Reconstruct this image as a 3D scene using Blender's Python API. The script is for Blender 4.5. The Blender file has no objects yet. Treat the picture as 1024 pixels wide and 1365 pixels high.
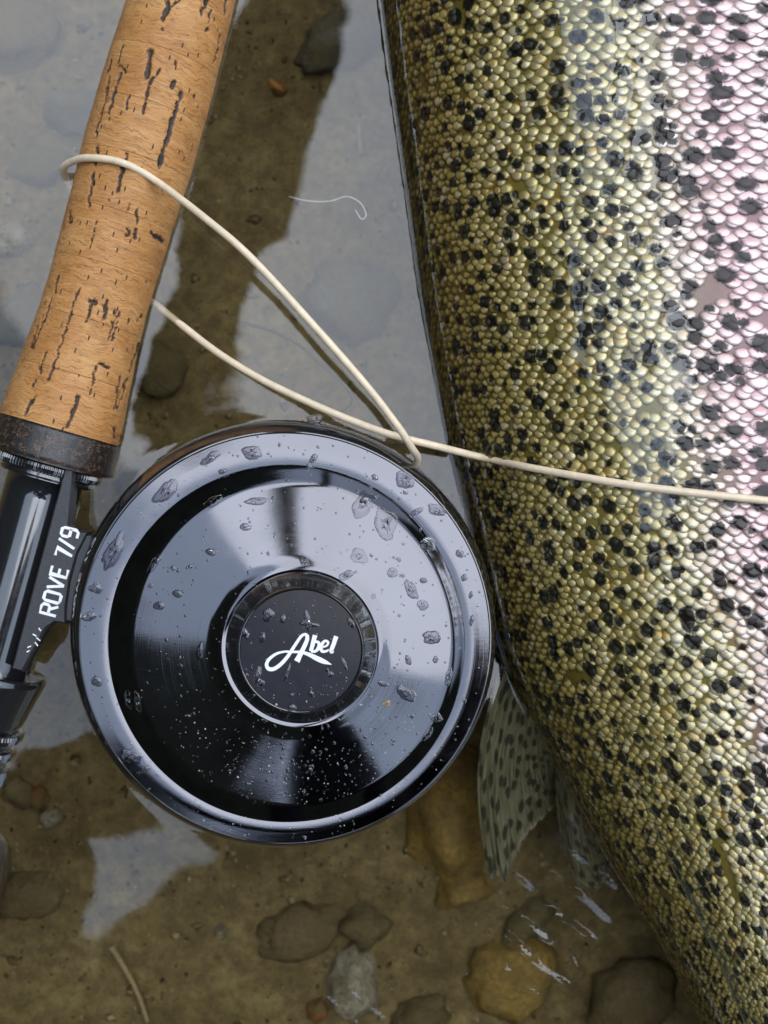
import bpy, bmesh, math, random
import numpy as np
from mathutils import Vector, Matrix, noise

random.seed(7)
rng = np.random.default_rng(7)
R = math.radians
S = 0.001                      # everything below is laid out in millimetres
scn = bpy.context.scene
col = scn.collection

# ------------------------------------------------------------------ camera, sky, sun, exposure
ZC = 350.0                     # camera height above the water, mm
F = 1840.0                     # focal length in photograph pixels
cam_d = bpy.data.cameras.new('camera')
cam = bpy.data.objects.new('camera', cam_d)
col.objects.link(cam)
cam.location = (0, 0, ZC * S)
cam.rotation_euler = (0, 0, 0)
cam_d.sensor_fit = 'VERTICAL'
cam_d.sensor_height = 24
cam_d.sensor_width = 18
cam_d.lens = 24 * F / 1365.0
cam_d.clip_start = 0.01
cam_d.clip_end = 500
cam_d.dof.use_dof = True
cam_d.dof.focus_distance = 0.326
cam_d.dof.aperture_fstop = 9.0
scn.camera = cam

SUN_EL, SUN_AZ = R(60), R(38)  # azimuth clockwise from +Y
world = bpy.data.worlds.new('World')
scn.world = world
world.use_nodes = True
wn = world.node_tree
wn.nodes.clear()
w_out = wn.nodes.new('ShaderNodeOutputWorld')
w_bg = wn.nodes.new('ShaderNodeBackground')
w_sky = wn.nodes.new('ShaderNodeTexSky')
w_sky.sky_type = 'NISHITA'
w_sky.sun_disc = False
w_sky.sun_elevation = SUN_EL
w_sky.sun_rotation = SUN_AZ
w_tc = wn.nodes.new('ShaderNodeTexCoord')
w_sep = wn.nodes.new('ShaderNodeSeparateXYZ')
wn.links.new(w_tc.outputs['Generated'], w_sep.inputs[0])
w_m = wn.nodes.new('ShaderNodeMath'); w_m.operation = 'MULTIPLY_ADD'   # overcast sky: 1 + 2 sin(elevation)
w_cl = wn.nodes.new('ShaderNodeMath'); w_cl.operation = 'MAXIMUM'; w_cl.inputs[1].default_value = 0.0
wn.links.new(w_sep.outputs['Z'], w_cl.inputs[0])
wn.links.new(w_cl.outputs[0], w_m.inputs[0])
w_m.inputs[1].default_value = 2.0
w_m.inputs[2].default_value = 1.0
w_n = wn.nodes.new('ShaderNodeTexNoise')
w_n.inputs['Scale'].default_value = 2.6
w_n.inputs['Detail'].default_value = 5
wn.links.new(w_tc.outputs['Generated'], w_n.inputs['Vector'])
w_mr = wn.nodes.new('ShaderNodeMapRange')
w_mr.inputs[1].default_value = 0.3; w_mr.inputs[2].default_value = 0.7
w_mr.inputs[3].default_value = 0.75; w_mr.inputs[4].default_value = 1.2
wn.links.new(w_n.outputs['Fac'], w_mr.inputs[0])
w_mul = wn.nodes.new('ShaderNodeMath'); w_mul.operation = 'MULTIPLY'
wn.links.new(w_m.outputs[0], w_mul.inputs[0]); wn.links.new(w_mr.outputs[0], w_mul.inputs[1])
w_cc = wn.nodes.new('ShaderNodeVectorMath'); w_cc.operation = 'SCALE'
w_cc.inputs[0].default_value = (5.5, 6.6, 8.4)
wn.links.new(w_mul.outputs[0], w_cc.inputs['Scale'])
w_mix = wn.nodes.new('ShaderNodeMix'); w_mix.data_type = 'RGBA'
w_mix.inputs[0].default_value = 0.82            # cloud cover over the clear sky
wn.links.new(w_sky.outputs[0], w_mix.inputs[6]); wn.links.new(w_cc.outputs[0], w_mix.inputs[7])
wn.links.new(w_mix.outputs[2], w_bg.inputs['Color'])
w_bg.inputs['Strength'].default_value = 0.065
wn.links.new(w_bg.outputs[0], w_out.inputs[0])

sun_d = bpy.data.lights.new('sun', 'SUN')
sun = bpy.data.objects.new('sun', sun_d)
col.objects.link(sun)
sun_d.energy = 1.5
sun_d.angle = R(72)        # veiled sun behind thin overcast
sun_d.color = (1.0, 0.99, 0.98)
sdir = Vector((math.sin(SUN_AZ) * math.cos(SUN_EL), math.cos(SUN_AZ) * math.cos(SUN_EL), math.sin(SUN_EL)))
sun.rotation_euler = sdir.to_track_quat('Z', 'Y').to_euler()
sun.location = sdir * 5

scn.view_settings.view_transform = 'Standard'
scn.view_settings.look = 'None'
scn.view_settings.exposure = 0.62
scn.view_settings.gamma = 1.0
scn.view_settings.use_curve_mapping = False

# ------------------------------------------------------------------ helpers
def at(px, py, z):
    """point at height z that the photograph shows at pixel (px, py), in mm"""
    k = (ZC - z) / F
    return Vector(((px - 512) * k, (682.5 - py) * k, z))

def tag(o, label=None, cat=None, group=None, kind=None):
    if label: o['label'] = label
    if cat: o['category'] = cat
    if group: o['group'] = group
    if kind: o['kind'] = kind
    return o

def empty(name, loc_mm):
    o = bpy.data.objects.new(name, None)
    o.empty_display_size = 0.01
    o.location = Vector(loc_mm) * S
    col.objects.link(o)
    return o

def wloc(o):
    v = Vector((0, 0, 0))
    while o is not None:
        v = v + o.location
        o = o.parent
    return v

def obj(name, verts, faces, mat, parent=None, origin=None, smooth=True, attrs=None, uvs=None):
    """one mesh object; verts in world millimetres"""
    v = np.asarray(verts, dtype=np.float64).reshape(-1, 3) * S
    if origin is None:
        org = np.array(wloc(parent)) if parent is not None else np.array([v[:, 0].mean(), v[:, 1].mean(), v[:, 2].min()])
    else:
        org = np.asarray(origin, dtype=np.float64) * S
    me = bpy.data.meshes.new(name)
    me.from_pydata((v - org).tolist(), [], faces if isinstance(faces, list) else faces.tolist())
    if smooth:
        me.polygons.foreach_set('use_smooth', [True] * len(me.polygons))
    if attrs:
        for k, (typ, data) in attrs.items():
            a = me.attributes.new(k, typ, 'POINT')
            if typ == 'FLOAT':
                a.data.foreach_set('value', np.asarray(data, dtype=np.float32).ravel())
            else:
                a.data.foreach_set('vector', np.asarray(data, dtype=np.float32).ravel())
    me.materials.append(mat)
    me.update()
    o = bpy.data.objects.new(name, me)
    col.objects.link(o)
    if parent is not None:
        o.parent = parent
        o.location = Vector(org.tolist()) - wloc(parent)
    else:
        o.location = org.tolist()
    return o

def grid_faces(nu, nv, wrap=False):
    """quads for verts indexed i*nv + j (i<nu, j<nv); wrap closes j"""
    f = []
    jm = nv if wrap else nv - 1
    for i in range(nu - 1):
        for j in range(jm):
            j2 = (j + 1) % nv
            f.append((i * nv + j, (i + 1) * nv + j, (i + 1) * nv + j2, i * nv + j2))
    return f

class NT:
    """small node-tree helper"""
    def __init__(self, name):
        self.m = bpy.data.materials.new(name)
        self.m.use_nodes = True
        self.t = self.m.node_tree
        self.t.nodes.clear()
        self.out = self.t.nodes.new('ShaderNodeOutputMaterial')
    def n(self, typ, props=None, **ins):
        nd = self.t.nodes.new('ShaderNode' + typ)
        for k, v in (props or {}).items():
            setattr(nd, k, v)
        for k, v in ins.items():
            key = int(k[1:]) if k[0] == 'i' and k[1:].isdigit() else k.replace('_', ' ')
            self.set(nd, key, v)
        return nd
    def set(self, nd, key, v):
        sock = nd.inputs[key]
        if isinstance(v, bpy.types.NodeSocket):
            self.t.links.new(v, sock)
        elif isinstance(v, tuple) and len(v) == 3 and sock.type == 'RGBA':
            sock.default_value = (*v, 1)
        else:
            sock.default_value = v
    def math(self, op, a, b=0.0, c=0.0, clamp=False):
        nd = self.n('Math', {'operation': op, 'use_clamp': clamp}, i0=a, i1=b, i2=c)
        return nd.outputs[0]
    def rng(self, v, a, b, c=0.0, d=1.0, smooth=False):
        nd = self.n('MapRange', {'interpolation_type': 'SMOOTHSTEP' if smooth else 'LINEAR'}, i0=v, i1=a, i2=b, i3=c, i4=d)
        return nd.outputs[0]
    def mix(self, f, a, b, mode='MIX'):
        nd = self.n('Mix', {'data_type': 'RGBA', 'blend_type': mode})
        self.set(nd, 0, f); self.set(nd, 6, a); self.set(nd, 7, b)
        return nd.outputs[2]
    def ramp(self, f, stops, interp='LINEAR'):
        nd = self.n('ValToRGB', None, i0=f)
        cr = nd.color_ramp
        cr.interpolation = interp
        while len(cr.elements) < len(stops):
            cr.elements.new(0.5)
        for e, (p, c) in zip(cr.elements, stops):
            e.position = p
            e.color = (*c, 1)
        return nd.outputs[0]
    def noise(self, vec, scale, detail=3.0, rough=0.55, dist=0.0):
        nd = self.n('TexNoise', None, Vector=vec, Scale=scale, Detail=detail, Roughness=rough, Distortion=dist)
        return nd
    def scale(self, vec, xyz, loc=(0, 0, 0)):
        nd = self.n('Mapping', None, Vector=vec)
        nd.inputs['Scale'].default_value = xyz
        nd.inputs['Location'].default_value = loc
        return nd.outputs[0]
    def bump(self, h, strength=0.5, dist=0.0005, normal=None):
        nd = self.n('Bump', None, Strength=strength, Distance=dist, Height=h)
        if normal is not None:
            self.set(nd, 'Normal', normal)
        return nd.outputs[0]
    def principled(self, **ins):
        nd = self.n('BsdfPrincipled', None, **ins)
        self.t.links.new(nd.outputs[0], self.out.inputs[0])
        return nd
    def pos(self):
        return self.scale(self.n('NewGeometry').outputs['Position'], (1000, 1000, 1000))   # mm

# ------------------------------------------------------------------ materials
def mat_silt():
    t = NT('river_silt')
    p = t.pos()
    n1 = t.noise(p, 0.035, 6, 0.6, 0.3).outputs['Fac']
    n2 = t.noise(p, 0.22, 6, 0.7).outputs['Fac']
    n3 = t.noise(p, 1.1, 4, 0.7).outputs['Fac']
    c = t.ramp(n1, [(0.3, (0.16, 0.115, 0.050)), (0.5, (0.25, 0.185, 0.082)), (0.7, (0.33, 0.25, 0.115))])
    c = t.mix(t.rng(n2, 0.35, 0.68, 0.0, 0.75), c, (0.055, 0.042, 0.02))
    c = t.mix(t.rng(n2, 0.55, 0.72, 0.0, 0.35), c, (0.2, 0.15, 0.07))
    c = t.mix(t.rng(n3, 0.56, 0.72, 0.0, 0.6), c, (0.045, 0.036, 0.018))
    c = t.mix(t.rng(n3, 0.40, 0.30, 0.0, 0.45), c, (0.24, 0.18, 0.085))
    h = t.math('ADD', t.math('MULTIPLY', n2, 1.2), n3)
    t.principled(Base_Color=c, Roughness=0.9, Normal=t.bump(h, 0.8, 0.0015), Specular_IOR_Level=0.1)
    return t.m

def mat_stone(name, c1, c2, c3, silt=0.93):
    t = NT(name)
    p = t.pos()
    n1 = t.noise(p, 0.09, 5, 0.6, 0.4).outputs['Fac']
    n2 = t.noise(p, 0.6, 5, 0.7).outputs['Fac']
    c = t.mix(t.rng(n1, 0.35, 0.65), c1, c2)
    c = t.mix(t.rng(n2, 0.46, 0.66, 0.0, 0.9), c, c3)
    n4 = t.noise(p, 0.14, 6, 0.7).outputs['Fac']
    c = t.mix(t.rng(n4, 0.34, 0.60, 0.3 * silt, silt), c, (0.14, 0.105, 0.048))
    t.principled(Base_Color=c, Roughness=0.75, Normal=t.bump(n2, 0.9, 0.002), Specular_IOR_Level=0.15)
    return t.m

def mat_water():
    t = NT('water')
    fr = t.n('Fresnel', None, IOR=1.33).outputs[0]
    f = t.math('MULTIPLY', fr, WATER_GAIN, clamp=True)
    tr = t.n('BsdfTransparent', None, Color=(0.95, 0.94, 0.88))
    gl = t.n('BsdfGlossy', None, Color=(0.97, 0.98, 1.0), Roughness=0.0)
    mx = t.n('MixShader', None, i0=f)
    t.t.links.new(tr.outputs[0], mx.inputs[1])
    t.t.links.new(gl.outputs[0], mx.inputs[2])
    t.t.links.new(mx.outputs[0], t.out.inputs[0])
    return t.m
WATER_GAIN = 2.7

def mat_cork():
    t = NT('cork')
    a = t.n('Attribute', {'attribute_name': 'rpos'}).outputs['Vector']      # (around, along, pit) mm
    pit = t.n('Attribute', {'attribute_name': 'pit'}).outputs['Fac']
    rnd = t.n('ObjectInfo').outputs['Random']
    sh = t.n('CombineXYZ', None, X=t.math('MULTIPLY', rnd, 90.0), Y=t.math('MULTIPLY', rnd, 37.0), Z=t.math('MULTIPLY', rnd, 17.0)).outputs[0]
    ar = t.n('VectorMath', {'operation': 'ADD'}, i0=a, i1=sh).outputs[0]
    wob = t.noise(t.scale(ar, (0.16, 0.05, 1)), 1.0, 3, 0.6).outputs['Fac']
    sep = t.n('SeparateXYZ', None, i0=ar)
    yy = t.math('MULTIPLY_ADD', wob, 5.0, sep.outputs[1])
    lv = t.n('CombineXYZ', None, X=t.math('MULTIPLY', sep.outputs[0], 0.05), Y=yy, Z=0.0).outputs[0]
    l1 = t.noise(t.scale(lv, (1, 0.75, 1)), 1.0, 4, 0.65).outputs['Fac']       # growth lines across the grip
    l2 = t.noise(t.scale(lv, (2.0, 2.6, 1)), 1.0, 3, 0.6).outputs['Fac']
    fine = t.noise(t.scale(ar, (5.0, 3.0, 1)), 1.0, 3, 0.7).outputs['Fac']
    big = t.noise(t.scale(ar, (0.09, 0.12, 1)), 1.0, 3, 0.6).outputs['Fac']
    c = t.ramp(big, [(0.3, (0.36, 0.145, 0.032)), (0.5, (0.47, 0.21, 0.056)), (0.7, (0.56, 0.29, 0.095))])
    c = t.mix(t.rng(rnd, 0, 1, 0.0, 0.35), c, (0.52, 0.275, 0.095))
    c = t.mix(t.rng(l1, 0.50, 0.70, 0.0, 0.6), c, (0.58, 0.33, 0.135))
    c = t.mix(t.rng(l2, 0.55, 0.70, 0.0, 0.55), c, (0.25, 0.105, 0.028))
    thin = t.math('ABSOLUTE', t.math('SUBTRACT', l1, 0.45))
    c = t.mix(t.rng(thin, 0.0, 0.020, 0.9, 0.0), c, (0.11, 0.040, 0.010))
    thin2 = t.math('ABSOLUTE', t.math('SUBTRACT', l1, 0.56))
    c = t.mix(t.rng(thin2, 0.0, 0.018, 0.8, 0.0), c, (0.17, 0.066, 0.016))
    thin3 = t.math('ABSOLUTE', t.math('SUBTRACT', l2, 0.46))
    c = t.mix(t.rng(thin3, 0.0, 0.025, 0.5, 0.0), c, (0.22, 0.09, 0.022))
    c = t.mix(t.rng(fine, 0.55, 0.75, 0.0, 0.35), c, (0.30, 0.14, 0.045))
    # small lenticels everywhere, cracks where the mesh is cut
    v = t.n('TexVoronoi', {'voronoi_dimensions': '2D'}, Vector=t.scale(ar, (0.42, 0.13, 1)), Scale=1.0, Randomness=1.0)
    ls = t.math('MULTIPLY', t.rng(v.outputs['Distance'], 0.06, 0.10, 1.0, 0.0), t.rng(t.n('SeparateColor', None, i0=v.outputs['Color']).outputs[0], 0.6, 0.62))
    pm = t.math('MAXIMUM', t.rng(pit, 0.25, 0.55), ls)
    c = t.mix(pm, c, t.mix(fine, (0.012, 0.010, 0.010), (0.055, 0.042, 0.032)))
    c = t.mix(t.math('MULTIPLY', t.rng(pit, 0.03, 0.3), t.rng(pit, 0.55, 0.3)), c, (0.15, 0.06, 0.018))
    h = t.math('SUBTRACT', t.math('ADD', t.math('MULTIPLY', l2, 0.25), t.math('MULTIPLY', fine, 0.3)), t.math('MULTIPLY', ls, 1.4))
    t.principled(Base_Color=c, Roughness=t.rng(fine, 0.3, 0.7, 0.42, 0.62), Normal=t.bump(h, 0.55, 0.0003), Specular_IOR_Level=0.35)
    return t.m

def mat_composite():
    t = NT('rubberised_cork')
    a = t.pos()
    v = t.n('TexVoronoi', None, Vector=a, Scale=1.1, Randomness=1.0)
    n = t.noise(a, 2.0, 4, 0.7).outputs['Fac']
    cc = t.n('SeparateColor', None, i0=v.outputs['Color']).outputs[0]
    c = t.mix(t.rng(cc, 0.55, 0.75, 0.0, 0.7), (0.020, 0.016, 0.014), (0.19, 0.095, 0.045))
    c = t.mix(t.rng(n, 0.45, 0.6), (0.014, 0.012, 0.011), c)
    t.principled(Base_Color=c, Roughness=0.32, Normal=t.bump(n, 0.5, 0.0004), Coat_Weight=0.3, Coat_Roughness=0.1)
    return t.m

def mat_black_gloss(name, base=0.012, rough=0.12, spec=0.9):
    t = NT(name)
    p = t.pos()
    n = t.noise(p, 0.5, 4, 0.7).outputs['Fac']
    t.principled(Base_Color=(base, base, base * 1.15), Roughness=t.rng(n, 0.3, 0.7, rough * 0.7, rough * 1.4), Metallic=0.0,
                 Specular_IOR_Level=spec, IOR=1.5, Coat_Weight=1.0, Coat_IOR=1.6, Coat_Roughness=0.03)
    return t.m

def mat_anodised():
    """turned, black anodised aluminium with circular lathe marks"""
    t = NT('black_anodised_aluminium')
    tc = t.n('TexCoord').outputs['Object']
    p = t.pos()
    sep = t.n('SeparateXYZ', None, i0=tc)
    rad = t.n('VectorMath', {'operation': 'LENGTH'}, i0=t.n('CombineXYZ', None, X=sep.outputs[0], Y=sep.outputs[1], Z=0.0).outputs[0]).outputs['Value']
    lathe = t.noise(t.n('CombineXYZ', None, X=t.math('MULTIPLY', rad, 5000.0), Y=0.0, Z=0.0).outputs[0], 1.0, 2, 0.6).outputs['Fac']
    scr = t.noise(t.scale(p, (0.15, 2.6, 1)), 1.0, 4, 0.7).outputs['Fac']
    smear = t.noise(p, 0.07, 5, 0.65).outputs['Fac']
    tan = t.n('Tangent', {'direction_type': 'RADIAL', 'axis': 'Z'}).outputs[0]
    r = t.math('ADD', t.rng(smear, 0.35, 0.7, 0.045, 0.11), t.rng(scr, 0.6, 0.75, 0.0, 0.08))
    nb = t.bump(t.math('ADD', lathe, t.math('MULTIPLY', scr, 0.5)), 0.05, 0.0001)
    t.principled(Base_Color=(0.135, 0.134, 0.146), Metallic=1.0, Roughness=r, Anisotropic=0.6, Tangent=tan, Normal=nb)
    return t.m

def mat_plain(name, colr, rough=0.5, metal=0.0, spec=0.5, scale=1.0, var=0.25, bmp=0.15, **kw):
    t = NT(name)
    n = t.noise(t.pos(), scale, 4, 0.65).outputs['Fac']
    dk = tuple(c * (1 - var) for c in colr)
    lt = tuple(min(1, c * (1 + var)) for c in colr)
    c = t.mix(t.rng(n, 0.3, 0.7), dk, lt)
    t.principled(Base_Color=c, Roughness=rough, Metallic=metal, Specular_IOR_Level=spec, Normal=t.bump(n, bmp, 0.0003), **kw)
    return t.m

def mat_drop():
    t = NT('water_drop')
    fr = t.n('Fresnel', None, IOR=1.33).outputs[0]
    f = t.math('MULTIPLY', fr, 2.0, clamp=True)
    tr = t.n('BsdfTransparent', None, Color=(0.78, 0.77, 0.80))
    gl = t.n('BsdfGlossy', None, Color=(0.97, 0.98, 1.0), Roughness=0.02)
    mx = t.n('MixShader', None, i0=f)
    t.t.links.new(tr.outputs[0], mx.inputs[1])
    t.t.links.new(gl.outputs[0], mx.inputs[2])
    t.t.links.new(mx.outputs[0], t.out.inputs[0])
    return t.m

def mat_fish():
    t = NT('trout_skin')
    fp = t.n('Attribute', {'attribute_name': 'fpos'}).outputs['Vector']        # across, along (mm), random per scale
    rim = t.n('Attribute', {'attribute_name': 'rim'}).outputs['Fac']           # 0 scale centre, 1 bare skin
    film = t.n('Attribute', {'attribute_name': 'film_normal'}).outputs['Vector']
    sep = t.n('SeparateXYZ', None, i0=fp)
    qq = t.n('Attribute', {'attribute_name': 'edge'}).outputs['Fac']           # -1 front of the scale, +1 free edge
    U, V, rnd = sep.outputs[0], sep.outputs[1], sep.outputs[2]
    uv = t.n('CombineXYZ', None, X=U, Y=V, Z=0.0).outputs[0]
    big = t.noise(uv, 0.035, 4, 0.6).outputs['Fac']
    mid = t.noise(uv, 0.16, 4, 0.6).outputs['Fac']
    fine = t.noise(uv, 2.2, 4, 0.7).outputs['Fac']
    uu = t.math('MULTIPLY_ADD', t.math('SUBTRACT', big, 0.5), 26.0, U)
    uu = t.math('MULTIPLY_ADD', t.math('SUBTRACT', mid, 0.5), 14.0, uu)
    uu = t.math('MULTIPLY_ADD', t.math('MINIMUM', V, 60.0), 0.07, uu)          # olive reaches further towards the tail
    un = t.math('DIVIDE', uu, 125.0)
    sc = t.ramp(un, [(0.0, (0.26, 0.19, 0.035)), (0.30, (0.48, 0.37, 0.11)), (0.52, (0.52, 0.44, 0.20)), (0.68, (0.54, 0.47, 0.29)),
                     (0.78, (0.56, 0.44, 0.39)), (0.86, (0.56, 0.36, 0.36)), (0.96, (0.60, 0.48, 0.45))])
    sk = t.ramp(un, [(0.0, (0.050, 0.034, 0.006)), (0.30, (0.085, 0.062, 0.009)), (0.5, (0.16, 0.128, 0.026)), (0.68, (0.20, 0.165, 0.04)),
                     (0.78, (0.20, 0.12, 0.08)), (0.88, (0.20, 0.085, 0.085)), (0.97, (0.22, 0.15, 0.12))])
    sc = t.mix(t.rng(rnd, 0.0, 0.6, 0.55, 0.0), sc, sk)                        # some scales duller
    sc = t.mix(t.rng(rnd, 0.8, 1.0, 0.0, 0.4), sc, (0.62, 0.58, 0.48))       # some silvery
    gold = t.math('MULTIPLY', t.rng(mid, 0.52, 0.66), t.math('MULTIPLY', t.rng(un, 0.3, 0.5), t.rng(un, 0.78, 0.66)))
    sc = t.mix(t.math('MULTIPLY', gold, 0.6), sc, (0.45, 0.27, 0.04))
    sk = t.mix(t.math('MULTIPLY', gold, 0.8), sk, (0.24, 0.125, 0.012))
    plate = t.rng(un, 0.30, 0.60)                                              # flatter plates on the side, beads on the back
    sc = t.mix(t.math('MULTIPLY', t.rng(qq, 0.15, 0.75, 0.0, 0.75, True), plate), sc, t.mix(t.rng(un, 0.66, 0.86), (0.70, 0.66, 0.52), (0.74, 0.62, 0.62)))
    sc = t.mix(t.math('MULTIPLY', t.rng(qq, 0.1, -0.7, 0.0, 0.62, True), plate), sc, sk)
    lo = t.rng(un, 0.25, 0.62, 0.10, 0.52)
    hi = t.rng(un, 0.25, 0.62, 0.68, 0.97)
    rimf = t.n('MapRange', {'interpolation_type': 'SMOOTHSTEP'}, i0=rim, i1=lo, i2=hi, i3=0.0, i4=1.0).outputs[0]
    c = t.mix(rimf, sc, sk)
    c = t.mix(t.rng(fine, 0.58, 0.74, 0.0, 0.45), c, sk)
    # black spots
    dn = t.noise(uv, 0.45, 3, 0.6).outputs['Color']
    dv = t.n('VectorMath', {'operation': 'MULTIPLY_ADD'}, i0=dn, i1=(2.3, 2.3, 0), i2=uv).outputs[0]
    ds = t.n('SeparateXYZ', None, i0=dv)
    dx = t.math('SUBTRACT', ds.outputs[0], t.math('MULTIPLY', t.math('MULTIPLY', ds.outputs[0], ds.outputs[0]), 0.0017))
    dw = t.n('CombineXYZ', None, X=dx, Y=ds.outputs[1], Z=0.0).outputs[0]
    vo = t.n('TexVoronoi', {'voronoi_dimensions': '2D'}, Vector=t.scale(dw, (0.222, 0.215, 1)), Scale=1.0, Randomness=0.92)
    cell = t.n('SeparateColor', None, i0=vo.outputs['Color'])
    thr = t.rng(cell.outputs[0], 0.0, 1.0, 0.20, 0.47)
    edge = t.math('SUBTRACT', vo.outputs['Distance'], t.math('MULTIPLY_ADD', t.math('SUBTRACT', fine, 0.5), 0.22, thr))
    spot = t.rng(edge, -0.10, 0.06, 1.0, 0.0, True)
    spot = t.math('MULTIPLY', spot, t.rng(cell.outputs[1], 0.10, 0.14))
    c = t.mix(t.math('MULTIPLY', spot, 0.97), c, t.mix(t.rng(un, 0.6, 0.9), (0.006, 0.006, 0.005), (0.010, 0.005, 0.006)))
    met = t.math('MULTIPLY', t.rng(rim, 0.5, 0.95, 0.5, 0.0), t.math('SUBTRACT', 1.0, spot))
    rough = t.rng(fine, 0.3, 0.7, 0.22, 0.40)
    bmp = t.bump(fine, 0.25, 0.0002)
    geo = t.n('NewGeometry')
    fl = t.n('Mix', {'data_type': 'VECTOR'}, i0=0.22)
    t.set(fl, 4, film); t.set(fl, 5, geo.outputs['Normal'])
    fln = t.n('VectorMath', {'operation': 'NORMALIZE'}, i0=fl.outputs[1]).outputs[0]
    t.principled(Base_Color=c, Metallic=met, Roughness=rough, Normal=bmp, Specular_IOR_Level=t.math('MULTIPLY_ADD', spot, -0.3, 0.45),
                 Coat_Weight=t.rng(mid, 0.35, 0.6, 0.5, 1.0), Coat_Roughness=0.05, Coat_IOR=1.35, Coat_Normal=fln)
    return t.m

def mat_fin():
    t = NT('fin_membrane')
    fp = t.n('Attribute', {'attribute_name': 'fpos'}).outputs['Vector']
    n = t.noise(fp, 0.5, 4, 0.6).outputs['Fac']
    st = t.noise(t.scale(fp, (2.2, 0.12, 1)), 1.0, 3, 0.6).outputs['Fac']
    c = t.mix(t.rng(st, 0.35, 0.65), (0.11, 0.105, 0.06), (0.24, 0.23, 0.15))
    dn = t.noise(fp, 0.5, 2).outputs['Color']
    dv = t.n('VectorMath', {'operation': 'MULTIPLY_ADD'}, i0=dn, i1=(1.2, 1.2, 0), i2=fp).outputs[0]
    vo = t.n('TexVoronoi', {'voronoi_dimensions': '2D'}, Vector=t.scale(dv, (0.36, 0.20, 1)), Scale=1.0, Randomness=0.75)
    spot = t.rng(vo.outputs['Distance'], 0.24, 0.34, 1.0, 0.0, True)
    c = t.mix(t.math('MULTIPLY', spot, 0.85), c, (0.016, 0.015, 0.012))
    c = t.mix(t.rng(n, 0.62, 0.75, 0.0, 0.4), c, (0.2, 0.1, 0.07))
    b = t.n('BsdfPrincipled', None, Base_Color=c, Roughness=0.4, Normal=t.bump(st, 0.5, 0.0004))
    tr = t.n('BsdfTransparent', None, Color=(0.9, 0.88, 0.75))
    mx = t.n('MixShader', None, i0=t.math('MAXIMUM', t.math('MULTIPLY', spot, 0.92), t.rng(st, 0.3, 0.7, 0.62, 0.85)))
    t.t.links.new(tr.outputs[0], mx.inputs[1]); t.t.links.new(b.outputs[0], mx.inputs[2])
    t.t.links.new(mx.outputs[0], t.out.inputs[0])
    return t.m

M_silt = mat_silt()
M_grey = mat_stone('grey_stone', (0.13, 0.14, 0.13), (0.19, 0.195, 0.18), (0.08, 0.085, 0.08))
M_pale = mat_stone('pale_stone', (0.40, 0.37, 0.29), (0.52, 0.48, 0.38), (0.22, 0.18, 0.10), 0.6)
M_tan = mat_stone('tan_stone', (0.20, 0.15, 0.08), (0.27, 0.21, 0.12), (0.13, 0.095, 0.045))
M_ochre = mat_stone('ochre_stone', (0.42, 0.25, 0.055), (0.55, 0.36, 0.09), (0.25, 0.15, 0.035), 0.72)
M_olive = mat_stone('olive_stone', (0.14, 0.125, 0.06), (0.19, 0.17, 0.085), (0.09, 0.075, 0.035))
M_rust = mat_stone('rust_stone', (0.36, 0.11, 0.02), (0.45, 0.17, 0.035), (0.2, 0.07, 0.02))
M_water = mat_water()
M_cork = mat_cork()
M_comp = mat_composite()
M_black = mat_black_gloss('black_lacquered_metal')
M_rim = mat_black_gloss('black_reel_frame', 0.008, 0.10, 0.8)
M_foot = mat_plain('satin_black_metal', (0.03, 0.03, 0.033), 0.38, 0.3, 0.6, 2.5, 0.4)
M_ano = mat_anodised()
M_disc = mat_plain('black_enamel', (0.010, 0.008, 0.012), 0.10, 0.0, 0.22, 0.3, 0.3, 0.02)
M_white = mat_plain('white_print', (0.80, 0.80, 0.79), 0.5, 0.0, 0.3, 1.5, 0.06)
M_line = mat_plain('cream_line_coating', (0.74, 0.60, 0.42), 0.38, 0.0, 0.5, 0.35, 0.12)
M_rubber = mat_plain('dark_rubber', (0.035, 0.028, 0.024), 0.5, 0.0, 0.5, 1.0, 0.5)
M_graph = mat_plain('graphite_blank', (0.02, 0.03, 0.035), 0.2, 0.0, 0.6, 1.0, 0.2)
M_drop = mat_drop()
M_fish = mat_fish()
M_fin = mat_fin()
M_weed = mat_plain('brown_weed', (0.045, 0.032, 0.012), 0.6)
M_straw = mat_plain('pale_straw', (0.26, 0.20, 0.10), 0.7)
M_leaf = mat_plain('dead_leaf', (0.09, 0.055, 0.022), 0.7)
M_leafo = mat_plain('orange_leaf', (0.30, 0.13, 0.03), 0.7)
M_hair = mat_plain('pale_fibre', (0.5, 0.52, 0.52), 0.6)
M_grit = mat_plain('pale_grit', (0.45, 0.40, 0.33), 0.8, 0, 0.2, 3.0, 0.5)
M_jacket = mat_plain('dark_jacket', (0.030, 0.034, 0.042), 0.85, 0, 0.1, 0.05, 0.3)

# ------------------------------------------------------------------ fish body surface (needed by the water and the line)
FZ = -13.0
fy = np.array([-290, -260, -200, -147, -131, -120, -101, -86, -61, -45.6, -32, 0.5, 23.5, 54, 83, 112, 131, 150, 250, 330, 400, 435, 452], float)
fxl = np.array([144, 138, 117, 91, 82, 77, 65.6, 56, 42.5, 33.5, 28.8, 21.7, 16, 10.4, 6.5, 2.4, 0, -2.4, -2, 12, 38, 60, 78], float)
fya = np.array([-290, -260, -200, -147, -131, -86, -40, 0, 54, 131, 150, 250, 330, 400, 452], float)
fxa = np.array([160, 153, 134, 117, 113, 103, 94, 88, 85, 82, 81, 80, 80, 80, 80.5], float)
fyb = np.array([-290, -260, -200, -131, -100, -60, 0, 131, 250, 330, 400, 435, 452], float)
fb = np.array([7, 10, 17, 27, 34, 42, 49, 50, 48, 40, 26, 13, 2], float)
YS = np.arange(-290, 452.01, 0.5)
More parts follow.
